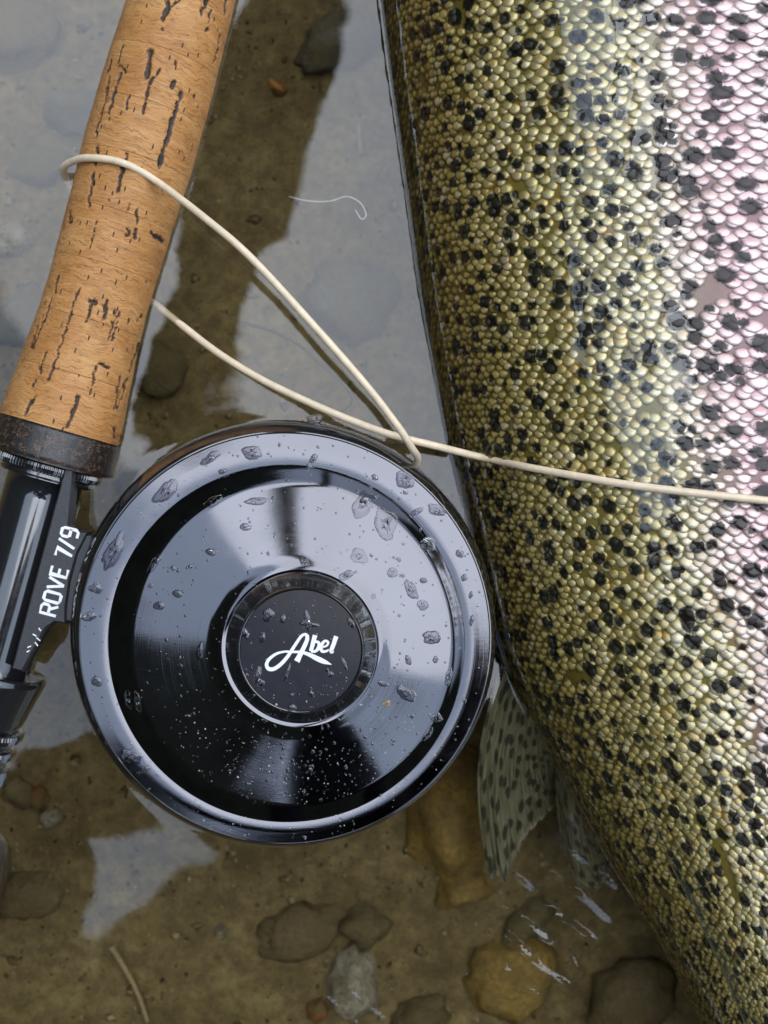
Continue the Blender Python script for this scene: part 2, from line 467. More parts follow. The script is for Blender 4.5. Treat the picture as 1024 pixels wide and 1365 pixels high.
def smooth_tab(y, x, k=41):
    v = np.interp(YS, y, x)
    vp = np.pad(v, k // 2, mode='reflect', reflect_type='odd')
    return np.convolve(vp, np.ones(k) / k, 'valid')
T_xl, T_xa, T_b = smooth_tab(fy, fxl, 31), smooth_tab(fya, fxa, 81), smooth_tab(fyb, fb, 81)
T_a = np.maximum(T_xa - T_xl, 1.0)
T_b = np.maximum(T_b, 1.0)
TH = np.linspace(-math.pi / 2, 3 * math.pi / 2, 1441)
_dx = 86 * np.sin(TH); _dz = 50 * np.cos(TH)
ARC = np.concatenate([[0], np.cumsum(np.sqrt(_dx ** 2 + _dz ** 2)[:-1] * (TH[1] - TH[0]))])
ARC -= np.interp(0.0, TH, ARC)                      # U = 0 on the dorsal ridge
def fish_p(U, y):
    th = np.interp(U, ARC, TH)
    a, b, xa = np.interp(y, YS, T_a), np.interp(y, YS, T_b), np.interp(y, YS, T_xa)
    c, s = np.cos(th), np.sin(th)
    # back slightly fuller than an ellipse
    return np.stack([xa - a * np.sign(c) * np.abs(c) ** 0.94, y + 0 * U, FZ + b * np.where(s < 0, 0.88, 1.0) * np.sign(s) * np.abs(s) ** 0.97], -1)
def fish_pn(U, y):
    p = fish_p(U, y)
    du = fish_p(U + 0.4, y) - fish_p(U - 0.4, y)
    dv = fish_p(U, y + 0.4) - fish_p(U, y - 0.4)
    n = np.cross(dv, du)
    n /= np.linalg.norm(n, axis=-1, keepdims=True) + 1e-9
    return p, -n if False else n
_p, _n = fish_pn(np.array([100.0]), np.array([0.0]))
NSIGN = 1.0 if _n[0, 2] > 0 else -1.0
def fish_z(x, y):
    a = np.interp(y, YS, T_a); b = np.interp(y, YS, T_b); xa = np.interp(y, YS, T_xa)
    c = np.clip((xa - x) / a, -1, 1)
    s = np.sqrt(np.maximum(0, 1 - np.abs(c) ** (2 / 0.94)))
    return FZ + b * s ** 0.97
def fish_waterline(y):
    a = np.interp(y, YS, T_a); b = np.interp(y, YS, T_b); xa = np.interp(y, YS, T_xa)
    s = np.clip((0 - FZ) / b, 0, 1) ** (1 / 0.97)
    c = np.sqrt(1 - s * s) ** 0.94
    return xa - a * c

# ------------------------------------------------------------------ setting: river bed and water
BED = -57.0
def nz(x, y, s, seed=0.0):
    return noise.noise(Vector((x / s, y / s, seed)))
def bed_h(x, y):
    return BED + 3.2 * nz(x, y, 60, 3) + 1.6 * nz(x, y, 19, 5) + 0.9 * nz(x, y, 7, 9) + 0.5 * nz(x, y, 3, 11)

def sheet(name, x0, x1, y0, y1, step, hfun, flat, mat, far=60000.0):
    xs = np.arange(x0, x1 + 1e-6, step); ys = np.arange(y0, y1 + 1e-6, step)
    nx, ny = len(xs), len(ys)
    v = []
    for j in range(ny):
        for i in range(nx):
            e = min(i, j, nx - 1 - i, ny - 1 - j) * step / 12.0
            h = hfun(xs[i], ys[j])
            v.append((xs[i], ys[j], h if e >= 1 else flat + (h - flat) * e))
    f = [(j * nx + i, j * nx + i + 1, (j + 1) * nx + i + 1, (j + 1) * nx + i) for j in range(ny - 1) for i in range(nx - 1)]
    b = len(v)
    X0, X1, Y0, Y1 = xs[0], xs[-1], ys[0], ys[-1]
    v += [(-far, -far, flat), (far, -far, flat), (far, far, flat), (-far, far, flat)]
    c = [0, nx - 1, ny * nx - 1, (ny - 1) * nx]
    edges = [[i for i in range(nx)], [j * nx + nx - 1 for j in range(ny)],
             [(ny - 1) * nx + i for i in range(nx - 1, -1, -1)], [j * nx for j in range(ny - 1, -1, -1)]]
    for k in range(4):
        e = edges[k]
        f.append(tuple([b + k, b + (k + 1) % 4] + e[::-1]))
    return obj(name, v, f, mat, origin=(0, 0, flat))

bed = sheet('river_bed', -150, 170, -190, 190, 2.0, bed_h, BED, M_silt)
tag(bed, kind='structure')

REEL_C = at(375, 846, 5)
REEL_R = 290 * (ZC - 5) / F
_ya = np.arange(-300, 301, 0.5)
_wl = fish_waterline(_ya)
def water_h(x, y):
    k = 0.55 + 0.45 * min(max((10 - y) / 40, 0), 1)
    h = k * (0.34 * nz(x, y, 42, 1.0) + 0.16 * nz(x, y, 21, 2.0) + 0.030 * nz(x, y, 8.5, 4.0))
    # small wind ripples, as round the glints beside the tail
    for (cx, cy, rr, am, lam) in ((36, -112, 20, 0.27, 6.8), (-2, -125, 15, 0.30, 6.2)):
        d2 = ((x - cx) ** 2 + (y - cy) ** 2) / rr ** 2
        if d2 < 4:
            ph = (x * 0.62 + y * 0.78) / lam * 2 * math.pi + 2.2 * nz(x, y, 12, 6)
            h += am * math.exp(-d2) * math.sin(ph) * (0.5 + 0.9 * nz(x, y, 6, 8))
    d = float(np.interp(y, _ya, _wl)) - x
    if d > -2:
        h += 2.2 * max(0.0, 1 - max(d, 0) / 4.0) ** 2
    d = math.hypot(x - REEL_C.x, y - REEL_C.y) - REEL_R
    if d > -2:
        h += 0.12 * math.exp(-max(d, 0) / 1.0)
    return h
water = sheet('water', -125, 100, -165, 150, 1.0, water_h, 0.0, M_water)
tag(water, kind='structure')

# added unseen banks: tall and close left to darken reflections, low and far right
def banks():
    n, V = 180, []
    for lev in range(7):
        for i in range(n):
            az = 2 * math.pi * i / n                      # from +X counter-clockwise
            d = abs((az - R(205) + math.pi) % (2 * math.pi) - math.pi)
            near = max(0.0, math.cos(min(d, R(120)) * 0.75)) ** 0.7
            el = R(17) + R(45) * near
            r0 = 14000 - 8000 * near
            top = r0 * 1.35 * math.tan(el)
            s = lev / 6
            r = r0 * (1 + 0.35 * s)
            h = top * s ** 0.8 * (1 + 0.10 * noise.noise(Vector((math.cos(az) * 6, math.sin(az) * 6, s * 2))) + 0.05 * noise.noise(Vector((math.cos(az) * 22, math.sin(az) * 22, s * 5))))
            V.append((r * math.cos(az), r * math.sin(az), BED - 50 + h))
    t = NT('added_bank')
    p = t.pos()
    a = t.noise(p, 0.0012, 6, 0.7).outputs['Fac']
    c = t.ramp(a, [(0.3, (0.010, 0.012, 0.008)), (0.5, (0.022, 0.026, 0.018)), (0.7, (0.042, 0.048, 0.032))])
    t.principled(Base_Color=c, Roughness=0.9, Specular_IOR_Level=0.1)
    o = obj('added_banks', V, grid_faces(7, n, True), t.m, origin=(0, 0, BED))
    tag(o, kind='structure')
banks()

# ------------------------------------------------------------------ stones on the bed
def stone(px, py, rx, ry, hz, mat, label, rot=0.0, seed=0, zc=None, grp=None, sub=3):
    z0 = BED if zc is None else zc
    k = (ZC - z0) / F
    c = at(px, py, z0)
    bm = bmesh.new()
    bmesh.ops.create_icosphere(bm, subdivisions=sub, radius=1.0)
    ca, sa = math.cos(rot), math.sin(rot)
    for v in bm.verts:
        p = v.co.copy()
        q = p * 1.3 + Vector((seed * 7.1, seed * 3.3, 0))
        p *= 1.0 + 0.36 * noise.noise(q) + 0.20 * noise.noise(q * 2.7) + 0.08 * noise.noise(q * 6.5)
        x, y = p.x * rx * k, p.y * ry * k
        v.co = Vector((x * ca - y * sa + c.x, x * sa + y * ca + c.y, z0 + p.z * hz))
    vs = [v.co[:] for v in bm.verts]; bm.verts.ensure_lookup_table()
    fs = [tuple(v.index for v in f.verts) for f in bm.faces]
    bm.free()
    o = obj('stone', vs, fs, mat)
    return tag(o, label, 'stone', grp)

stones = [
    (105, 150, 46, 30, 8, M_grey, 'dark grey oval stone under water left of the cork grip', 0.1),
    (18, 322, 26, 24, 7, M_pale, 'pale greenish round pebble under water left of the cork grip', 0.4),
    (18, 40, 58, 62, 9, M_tan, 'wide tan stone under water beside the upper end of the cork grip', 0.7),
    (55, 225, 40, 26, 6, M_olive, 'flat olive stone between the grey oval stone and the pale greenish pebble', 0.3),
    (28, 420, 44, 30, 6, M_grey, 'flat grey stone under water beside the lower end of the cork grip', 0.9),
    (215, 492, 34, 36, 8, M_olive, 'round olive stone under the fly line below the cork grip', 0.2),
    (205, 640, 50, 34, 7, M_olive, 'olive stone at the rim of the reel under the cork grip', 0.5),
    (40, 1192, 50, 30, 6, M_tan, 'flat tan stone under water beside the rod butt', 0.25),
    (54, 1062, 14, 18, 5, M_rust, 'small rust orange pebble beside the locking rings of the rod', 0.1),
    (26, 1056, 22, 20, 5, M_tan, 'small tan pebble touching the rust orange pebble', 0.0),
    (70, 1088, 15, 13, 4, M_pale, 'small whitish pebble touching the rust orange pebble', 0.5),
    (470, 1312, 34, 50, 9, M_pale, 'whitish egg shaped pebble beside a small orange pebble', -0.15),
    (424, 1344, 14, 15, 5, M_rust, 'small bright orange pebble against the whitish egg shaped pebble', 0.2),
    (485, 1232, 34, 28, 7, M_olive, 'olive green pebble touching the whitish egg shaped pebble', 0.1),
    (598, 1075, 66, 96, 14, M_ochre, 'large golden ochre rock under water beside the dorsal fin', 0.1),
    (618, 1182, 42, 26, 9, M_ochre, 'small golden stone at the foot of the large golden rock', 0.4),
    (676, 1302, 60, 54, 10, M_ochre, 'round ochre stone under the ripples near the tail of the trout', 0.3),
    (560, 1352, 44, 26, 7, M_olive, 'flat olive stone between the whitish pebble and the round ochre stone', 0.2),
    (838, 1330, 66, 50, 9, M_tan, 'brown stone in the shade of the trout tail', 0.6),
    (295, 1241, 8, 8, 3, M_pale, 'tiny pale pebble alone on the brown silt', 0.0),
    (398, 1240, 60, 36, 5, M_tan, 'flat brown stone sunk in silt below the reel', 0.3),
    (450, 60, 60, 40, 8, M_grey, 'grey stone under the sky reflection between grip and trout', 0.4),
    (470, 400, 54, 60, 8, M_grey, 'broad grey stone under the fly line beside the trout', 0.9),
    (375, 120, 10, 8, 3, M_rust, 'tiny orange pebble in the dark strip of water beside the grip', 0.3),
    (700, 1230, 40, 22, 5, M_olive, 'flat olive stone below the dorsal fin', 0.8),
]
for i, (px, py, rx, ry, hz, m, lab, rot) in enumerate(stones):
    stone(px, py, rx, ry, hz, m, lab, rot, i + 1)
# boulder hidden under the reel that carries it, and one under the rod butt
stone(372, 850, 170, 160, 39, M_olive, 'olive boulder that the reel rests on', 0.4, 41)
stone(-78, 1175, 90, 80, 40, M_tan, 'tan boulder that the rod butt rests on', 0.2, 47)

# coarse sand and gravel grains, uncountable
def gravel():
    base = bmesh.new()
    bmesh.ops.create_icosphere(base, subdivisions=1, radius=1.0)
    bv = np.array([v.co[:] for v in base.verts]); bf = np.array([[v.index for v in f.verts] for f in base.faces])
    base.free()
    N = 2600
    V, Fc = [], []
    for i in range(N):
        x, y = random.uniform(-125, 60), random.uniform(-160, 150)
        if nz(x, y, 30, 21) < -0.15 and random.random() < 0.7: continue
        r = random.uniform(0.35, 0.8) * (2.2 if random.random() < 0.06 else 1)
        p = bv * (1 + 0.3 * rng.standard_normal((len(bv), 1))) * np.array([r * random.uniform(0.7, 1.4), r, r * 0.6])
        a = random.uniform(0, 6.28)
        rot = np.array([[math.cos(a), -math.sin(a), 0], [math.sin(a), math.cos(a), 0], [0, 0, 1]])
        V.append(p @ rot.T + np.array([x, y, bed_h(x, y) + r * 0.2]))
        Fc.append(bf + len(V) * len(bv) - len(bv))
    t = NT('mixed_gravel')
    p = t.pos()
    cell = t.n('TexVoronoi', None, Vector=p, Scale=0.55).outputs['Color']
    c = t.ramp(t.n('SeparateColor', None, i0=cell).outputs[0], [(0.0, (0.035, 0.028, 0.014)), (0.35, (0.10, 0.075, 0.034)), (0.7, (0.17, 0.13, 0.062)), (1.0, (0.30, 0.24, 0.14))])
    t.principled(Base_Color=c, Roughness=0.85, Specular_IOR_Level=0.1)
    o = obj('gravel', np.concatenate(V), np.concatenate(Fc), t.m, origin=(0, 0, BED))
    tag(o, 'brown sand grains and fine gravel scattered over the silt', 'gravel', kind='stuff')
gravel()

# ------------------------------------------------------------------ tubes, lathes, strokes
def catmull(pts, n=10):
    P = [Vector(p) for p in pts]
    P = [P[0] * 2 - P[1]] + P + [P[-1] * 2 - P[-2]]
    out = []
    for i in range(1, len(P) - 2):
        for k in range(n):
            t = k / n
            a, b, c, d = P[i - 1], P[i], P[i + 1], P[i + 2]
            out.append(0.5 * ((2 * b) + (c - a) * t + (2 * a - 5 * b + 4 * c - d) * t * t + (3 * b - a - 3 * c + d) * t ** 3))
    out.append(P[-2])
    return out

def tube(pts, rad, seg=10):
    V, n = [], len(pts)
    up = Vector((0, 0, 1))
    for i, p in enumerate(pts):
        d = (pts[min(i + 1, n - 1)] - pts[max(i - 1, 0)]).normalized()
        s = d.cross(up)
        if s.length < 1e-3: s = d.cross(Vector((1, 0, 0)))
        s.normalize(); u = s.cross(d)
        r = rad(i / (n - 1)) if callable(rad) else rad
        for k in range(seg):
            a = 2 * math.pi * k / seg
            V.append(p + s * (r * math.cos(a)) + u * (r * math.sin(a)))
    f = grid_faces(n, seg, True)
    f.append(tuple(range(seg - 1, -1, -1))[::-1])
    f.append(tuple((n - 1) * seg + k for k in range(seg))[::-1])
    return [v[:] for v in V], f

def strokes(polys, zfun, thick=0.12):
    """flat lettering: list of (points, widths) in world mm -> thin raised strips"""
    V, Fc = [], []
    for ip, (pts, wid) in enumerate(polys):
        n = len(pts)
        if not hasattr(wid, '__len__'): wid = [wid] * n
        b = len(V)
        for i in range(n):
            a = Vector(pts[max(i - 1, 0)]); c = Vector(pts[min(i + 1, n - 1)])
            d = (c - a); d = d.normalized() if d.length > 1e-6 else Vector((1, 0))
            nn = Vector((-d.y, d.x))
            # mitre
            if 0 < i < n - 1:
                d1 = (Vector(pts[i]) - a).normalized()
                m = 1.0 / max(0.6, abs(nn.dot(Vector((-d1.y, d1.x)))))
            else:
                m = 1.0
            for sgn in (-1, 1):
                q = Vector(pts[i]) + nn * (sgn * wid[i] * 0.5 * m)
                z = zfun(q.x, q.y) + ip * 0.011
                V.append((q.x, q.y, z)); V.append((q.x, q.y, z + thick))
        for i in range(n - 1):
            o = b + i * 4; p = o + 4
            Fc += [(o + 1, p + 1, p + 3, o + 3), (o, o + 2, p + 2, p), (o, p, p + 1, o + 1), (o + 2, o + 3, p + 3, p + 2)]
        o = b; Fc.append((o, o + 1, o + 3, o + 2))
        o = b + (n - 1) * 4; Fc.append((o, o + 2, o + 3, o + 1))
    return V, Fc

# ------------------------------------------------------------------ fishing rod
AXZ = 2.0
KA = (ZC - AXZ) / F
def axis_pt(py):
    return at(243 - 0.285 * py, py, AXZ)
AX_D = (axis_pt(0) - axis_pt(1000)).normalized()      # butt -> tip
AX_N = Vector((AX_D.y, -AX_D.x, 0))                   # to the right
AX_O = axis_pt(560)
def tpos(py):                                          # mm along the axis from AX_O
    return (axis_pt(py) - AX_O).dot(AX_D)

rod = empty('fly_rod', axis_pt(1170) - Vector((0, 0, 16)))
tag(rod, 'fly rod with cork grip and black reel seat lying over the shallow water', 'fishing rod')

# radius along the grip (from the silhouette, perpendicular half width in mm)
g_py = np.array([-420, -380, -300, -200, -100, 0, 100, 200, 280, 394, 450, 509, 560, 625], float)
g_hw = np.array([45, 50, 56, 60, 64, 68.5, 72.5, 74, 70.5, 68, 70.5, 75.5, 80, 82], float) * KA
g_t = np.array([tpos(p) for p in g_py])
def g_rad(t):
    return np.interp(t, g_t[::-1], g_hw[::-1])

pits = []                                             # (x0,y0,x1,y1,w) in photograph pixels
def pz(o, s, L):
    for (a, b, c, d, w) in L:
        pits.append((o[0] + a * s, o[1] + b * s, o[0] + c * s, o[1] + d * s, w * s))
pz((0, 0), 0.3906, [(575, 10, 560, 62, 20), (615, 0, 585, 22, 8), (708, 0, 690, 50, 15), (722, 40, 714, 72, 7), (772, 0, 765, 52, 9),
    (515, 175, 500, 265, 16), (545, 240, 515, 272, 9), (515, 268, 488, 386, 11), (378, 208, 366, 245, 9), (415, 225, 425, 246, 9),
    (416, 160, 404, 215, 4), (380, 258, 325, 470, 6), (408, 250, 370, 386, 9), (440, 325, 437, 372, 9), (617, 322, 585, 430, 17), (585, 430, 545, 570, 19),
    (668, 322, 668, 332, 11), (600, 278, 590, 300, 9), (335, 505, 326, 560, 10), (320, 590, 300, 705, 7), (430, 525, 403, 652, 10), (440, 702, 438, 718, 11),
    (470, 715, 468, 762, 8), (437, 780, 437, 805, 8), (467, 785, 463, 812, 12), (328, 755, 310, 832, 5), (515, 797, 555, 825, 13),
    (750, 120, 744, 182, 4), (711, 96, 711, 102, 10), (548, 97, 550, 100, 9), (597, 210, 599, 222, 9), (245, 720, 240, 760, 9), (735, 190, 730, 215, 4),
    (372, 680, 373, 684, 6), (270, 985, 260, 1024, 6), (195, 940, 190, 1000, 6)])
pz((0, 380), 0.29297, [(352, 25, 300, 200, 6), (300, 200, 258, 312, 8), (420, 70, 390, 172, 12), (412, 75, 428, 85, 20), (490, 70, 470, 160, 13), (528, 128, 532, 140, 32),
    (517, 160, 495, 252, 8), (534, 170, 515, 252, 8), (587, 155, 587, 168, 15), (205, 310, 178, 402, 10), (265, 310, 220, 432, 10),
    (440, 372, 430, 432, 14), (430, 432, 412, 500, 5), (452, 352, 495, 380, 11), (152, 508, 130, 555, 16), (130, 555, 116, 592, 12), (352, 512, 345, 560, 22), (345, 560, 305, 645, 16),
    (552, 420, 520, 562, 8), (580, 430, 535, 562, 6), (632, 270, 592, 400, 9), (640, 140, 645, 146, 12), (172, 180, 140, 282, 12), (215, 110, 150, 290, 7),
    (235, 60, 190, 180, 6), (522, 650, 518, 702, 9), (548, 690, 545, 712, 8), (150, 450, 152, 462, 8)])
PIT = np.array(pits)

def pit_field(P):
    """0..1 crack depth for world points P (mm)"""
    k = F / (ZC - P[:, 2])
    px = P[:, 0] * k + 512; py = 682.5 - P[:, 1] * k
    wob = np.array([noise.noise(Vector((a * 0.11, b * 0.11, 0.5))) for a, b in zip(px, py)])
    wob2 = np.array([noise.noise(Vector((a * 0.3, b * 0.12, 7.5))) for a, b in zip(px, py)])
    wob3 = np.array([noise.noise(Vector((a * 0.7, b * 0.45, 3.5))) for a, b in zip(px, py)])
    px = px + wob * 3.0 + wob3 * 1.6; py = py + wob2 * 1.5; out = np.zeros(len(P))
    for x0, y0, x1, y1, w in PIT:
        dx, dy = x1 - x0, y1 - y0
        L = dx * dx + dy * dy + 1e-6
        s = np.clip(((px - x0) * dx + (py - y0) * dy) / L, 0, 1)
        d = np.hypot(px - x0 - s * dx, py - y0 - s * dy)
        hw = 0.40 * w * (0.8 + 1.2 * wob2 + 0.4 * wob3) + 0.25
        out = np.maximum(out, np.clip(1.35 - d / np.maximum(hw, 0.35), 0, 1))
    return np.where(P[:, 2] > AXZ - 2, np.clip(out, 0, 1), 0.0)

def lathe_rod(name, t0, t1, rfun, mat, parent, nt=2, nseg=64, rpos=False, pit=False, caps=True, edge=0.0):
    ts = np.linspace(t0, t1, nt)
    ang = np.linspace(0, 2 * math.pi, nseg, endpoint=False)
    up = np.array([0, 0, 1.0]); nn = np.array(AX_N[:]); dd = np.array(AX_D[:]); oo = np.array(AX_O[:])
    rr = np.array([rfun(t) for t in ts], float)
    if edge:
        rr[0] -= edge; rr[-1] -= edge
    P = (oo + ts[:, None, None] * dd + rr[:, None, None] * (np.cos(ang)[None, :, None] * nn + np.sin(ang)[None, :, None] * up)).reshape(-1, 3)
    A = np.tile(ang, nt)
    attrs = None
    if rpos:
        rad = np.repeat(rr, nseg)
        # measured from the underside so that no seam shows
        around = np.mod(A + math.pi / 2, 2 * math.pi) * 14.0
        pf = pit_field(P) if pit else np.zeros(len(P))
        nrm = np.cos(A)[:, None] * nn + np.sin(A)[:, None] * up
        lump = np.array([noise.noise(Vector((x * 0.25, y * 0.25, z * 0.25))) for x, y, z in P]) * 0.12
        P = P + nrm * (lump - 0.75 * np.clip(pf, 0, 0.8))[:, None]
        attrs = {'rpos': ('FLOAT_VECTOR', np.stack([around, np.repeat(ts, nseg), 0 * around], -1)), 'pit': ('FLOAT', pf)}
    f = grid_faces(nt, nseg, True)
    f = [q[::-1] for q in f]
    if caps:
        f.append(tuple(range(nseg))); f.append(tuple((nt - 1) * nseg + k for k in range(nseg))[::-1])
    o = obj(name, P, f, mat, parent, attrs=attrs, origin=(oo + dd * 0.5 * (t0 + t1)))
    return o

t_c0 = tpos(572)                    # cork starts above the dark ring
t_c1 = tpos(-420)
ring = 12.7 * 1.08
cuts = [t_c0]
while cuts[-1] + ring < t_c1:
    cuts.append(cuts[-1] + ring * random.choice([0.97, 1.0, 1.03]))
for a, b in zip(cuts[:-1], cuts[1:]):
    vis = a < tpos(-60)
    lathe_rod('cork_ring', a + 0.015, b - 0.015, g_rad, M_cork, rod, nt=44 if vis else 6, nseg=300 if vis else 48, rpos=True, pit=vis, edge=0.07)
# rubberised dark ring at the foot of the grip
lathe_rod('dark_cork_ring', tpos(617), t_c0 - 0.02, lambda t: g_rad(t) - (0.9 if t < tpos(614) else 0.0), M_comp, rod, nt=12, nseg=96, edge=0.25)

def knurl(name, t0, t1, r, teeth, depth, parent, mat):
    nseg = teeth * 4
    prof = [(t0, r - 0.8), (t0 + 0.35, r), (0.5 * (t0 + t1), r + 0.15), (t1 - 0.35, r), (t1, r - 0.8)]
    P = []
    for i, (t, rr) in enumerate(prof):
        for k in range(nseg):
            a = 2 * math.pi * k / nseg
            q = rr - (depth if k % 4 in (2, 3) and 0 < i < 4 else 0)
            P.append(AX_O + AX_D * t + AX_N * (q * math.cos(a)) + Vector((0, 0, q * math.sin(a))))
    f = [q[::-1] for q in grid_faces(len(prof), nseg, True)]
    f.append(tuple(range(nseg))); f.append(tuple((len(prof) - 1) * nseg + k for k in range(nseg))[::-1])
    return obj(name, [p[:] for p in P], f, mat, parent, origin=AX_O + AX_D * t0, smooth=False)

t_k = tpos(617)
knurl('winding_check', t_k - 2.6, t_k - 0.02, 12.6, 84, 0.38, rod, M_black)
lathe_rod('check_collar', t_k - 4.2, t_k - 2.62, lambda t: 11.6, M_black, rod, nt=5, nseg=96, edge=0.5)
# reel seat barrel with a shallow facet-free lacquer
t_b0 = tpos(905)
lathe_rod('seat_barrel', t_b0, t_k - 4.22, lambda t: 9.4, M_black, rod, nt=12, nseg=96)
# sliding hood (cone) and locking rings
t_h0, t_h1 = tpos(962), tpos(890)
def hood_r(t):
    s = (t - t_h0) / (t_h1 - t_h0)
    return 10.2 + 3.3 * s - (0.5 if s > 0.97 else 0)
lathe_rod('sliding_hood', t_h0, t_h1, hood_r, M_black, rod, nt=14, nseg=96, edge=0.4)
for (pa, pb, r) in ((978, 964, 11.4), (1002, 988, 10.6), (1034, 1012, 10.9)):
    knurl('locking_ring', tpos(pa), tpos(pb), r, 72, 0.25, rod, M_black)
lathe_rod('seat_thread', tpos(1050), tpos(962) - 0.02, lambda t: 9.2 + 0.2 * math.sin(t * 6), M_black, rod, nt=60, nseg=64)
def butt_r(t):
    s = (t - tpos(1246)) / (tpos(1092) - tpos(1246))
    return 16.8 * math.sqrt(max(0.06, 1 - (2 * s - 1) ** 4))
lathe_rod('fighting_butt', tpos(1246), tpos(1092), butt_r, M_comp, rod, nt=24, nseg=80)
lathe_rod('butt_neck', tpos(1095), tpos(1050) - 0.02, lambda t: 8.4, M_black, rod, nt=4, nseg=48)
lathe_rod('rod_blank', t_c1 - 1, t_c1 + 420, lambda t: 5.2 - 0.003 * (t - t_c1), M_graph, rod, nt=16, nseg=32)

# ------------------------------------------------------------------ fly reel
RZ = 20.0
reel = empty('fly_reel', (REEL_C.x, REEL_C.y, -18))
tag(reel, 'round glossy black fly reel wet with drops beside the cork grip', 'fly reel')

def ecc_lathe(name, rings, mat, parent, nseg=256, cap0=False, cap1=False):
    """rings: (radius px, centre px x, y, z mm); pixel sizes at the reel face"""
    V = []
    for (r, cx, cy, z) in rings:
        k = (ZC - max(z, RZ)) / F
        c = ((cx - 512) * k, (682.5 - cy) * k)
        for j in range(nseg):
            a = 2 * math.pi * j / nseg
            V.append((c[0] + r * k * math.cos(a), c[1] + r * k * math.sin(a), z))
    f = grid_faces(len(rings), nseg, True)
    n = len(rings)
    if cap0: f.append(tuple(range(nseg)))
    if cap1: f.append(tuple((n - 1) * nseg + j for j in range(nseg)))
    cx, cy = rings[-1][1], rings[-1][2]
    k = (ZC - max(rings[-1][3], RZ)) / F
    o = obj(name, V, f, mat, parent, origin=((cx - 512) * k, (682.5 - cy) * k, rings[-1][3]))
    bm = bmesh.new(); bm.from_mesh(o.data)
    bmesh.ops.recalc_face_normals(bm, faces=bm.faces); bm.to_mesh(o.data); bm.free()
    o.data.set_sharp_from_angle(angle=R(28))
    return o

E = (375, 846)
frame_rings = [(250, *E, -18), (278, *E, -18), (284, *E, -16.5), (287, *E, -12), (289, *E, 4), (289.5, *E, 8), (289.5, *E, 12), (288.3, 375.4, 846.5, 15), (285.5, 376.5, 847.5, 17.2),
               (281.5, 377.8, 849, 18.8), (277.5, 379, 850, 19.7), (275.5, 379.4, 850.3, 20.15), (274.2, 379.5, 850.5, 20.2), (272.8, 379.6, 850.6, 20.0)]
ecc_lathe('frame', frame_rings, M_rim, reel, cap0=True)
FACE = [(272.6, 379.6, 850.6, 20.0), (260, 380.2, 853, 20.02), (239.5, 382, 858, 20.06), (237.8, 382.1, 858.2, 20.0), (236.6, 382.2, 858.3, 20.2),
        (232, 383, 858.6, 20.7), (222, 386, 859.5, 21.9), (216.5, 387.8, 859.8, 22.5), (213.5, 388.6, 860, 22.75), (210, 389, 860.2, 22.88),
        (180, 393, 861.5, 23.9), (150, 396.5, 862.5, 24.95), (125, 399, 863.5, 25.85), (116, 400, 864, 26.2), (111, 400.3, 864, 26.7), (105, 400.6, 864, 26.95), (101, 400.8, 864, 26.7)]
ecc_lathe('face_plate', FACE, M_ano, reel, cap1=True)
HUB = [(100.5, 401, 864, 25.0), (100.3, 401, 864, 27.3), (97, 401, 864.5, 28.1), (86, 401, 866.5, 31.0), (83.8, 401, 867, 31.7), (82.6, 401, 867, 31.9), (81.6, 401, 867, 31.8), (80.6, 401, 867, 31.4)]
knob = ecc_lathe('drag_knob', HUB, M_black, reel, cap0=True)
HZ = 31.4
disc = ecc_lathe('logo_disc', [(80.4, 401, 867, HZ - 0.8), (80.4, 401, 867, HZ)], M_disc, reel, cap1=True)

def face_z(x, y):
    """height of the reel face under world point (mm)"""
    k = (ZC - RZ - 3.5) / F
    px, py = x / k + 512, 682.5 - y / k
    if math.hypot(px - 401, py - 867) < 80: return HZ
    for i in range(len(FACE) - 1):
        r0, cx0, cy0, z0 = FACE[i]; r1, cx1, cy1, z1 = FACE[i + 1]
        d0 = math.hypot(px - cx0, py - cy0) - r0; d1 = math.hypot(px - cx1, py - cy1) - r1
        if d0 <= 0 <= d1:
            s = d0 / (d0 - d1 - 1e-9)
            return z0 + (z1 - z0) * min(max(-d0 / (d1 - d0 + 1e-9), 0), 1)
    for i in range(len(frame_rings) - 1):
        r0, cx0, cy0, z0 = frame_rings[i]; r1, cx1, cy1, z1 = frame_rings[i + 1]
        d0 = math.hypot(px - cx0, py - cy0) - r0; d1 = math.hypot(px - cx1, py - cy1) - r1
        if d0 <= 0 <= d1 and r1 < r0:
            return z0 + (z1 - z0) * min(max(-d0 / (d1 - d0 + 1e-9), 0), 1)
    if math.hypot(px - 401, py - 864) <= 101: return None
    return None

# maker's script on the disc
def zpx(zx, zy, s, o, z):
    v = at(o[0] + zx * s, o[1] + zy * s, z)
    return (v.x, v.y)
def sm(pts, wid, n=7):
    P = catmull([Vector((p[0], p[1], w)) for p, w in zip(pts, wid)], n)
    return [(p.x, p.y) for p in P], [p.z for p in P]
L = []
ks = 0.2344 * (ZC - HZ) / F
def script(pts, wid):
    q, w = sm(pts, wid)
    L.append(([zpx(a, b, 0.2344, (280, 740), HZ + 0.1) for a, b in q], [x * ks for x in w]))
script([(470, 549), (430, 548), (380, 560), (338, 590), (322, 622), (334, 646), (365, 646), (405, 618), (445, 572), (485, 510), (518, 463), (540, 450), (552, 455)],
       [8, 11, 15, 18, 20, 22, 22, 21, 20, 18, 16, 15, 16])
script([(552, 452), (553, 478), (540, 512), (518, 556), (494, 604)], [20, 22, 24, 26, 34])
script([(425, 549), (470, 550), (520, 552), (565, 566), (610, 588), (650, 606), (692, 622)], [10, 13, 16, 22, 28, 25, 3])
script([(598, 455), (586, 500), (574, 546)], [26, 24, 22])
script([(580, 504), (604, 492), (620, 502), (618, 526), (600, 546), (574, 548)], [11, 14, 18, 20, 16, 13])
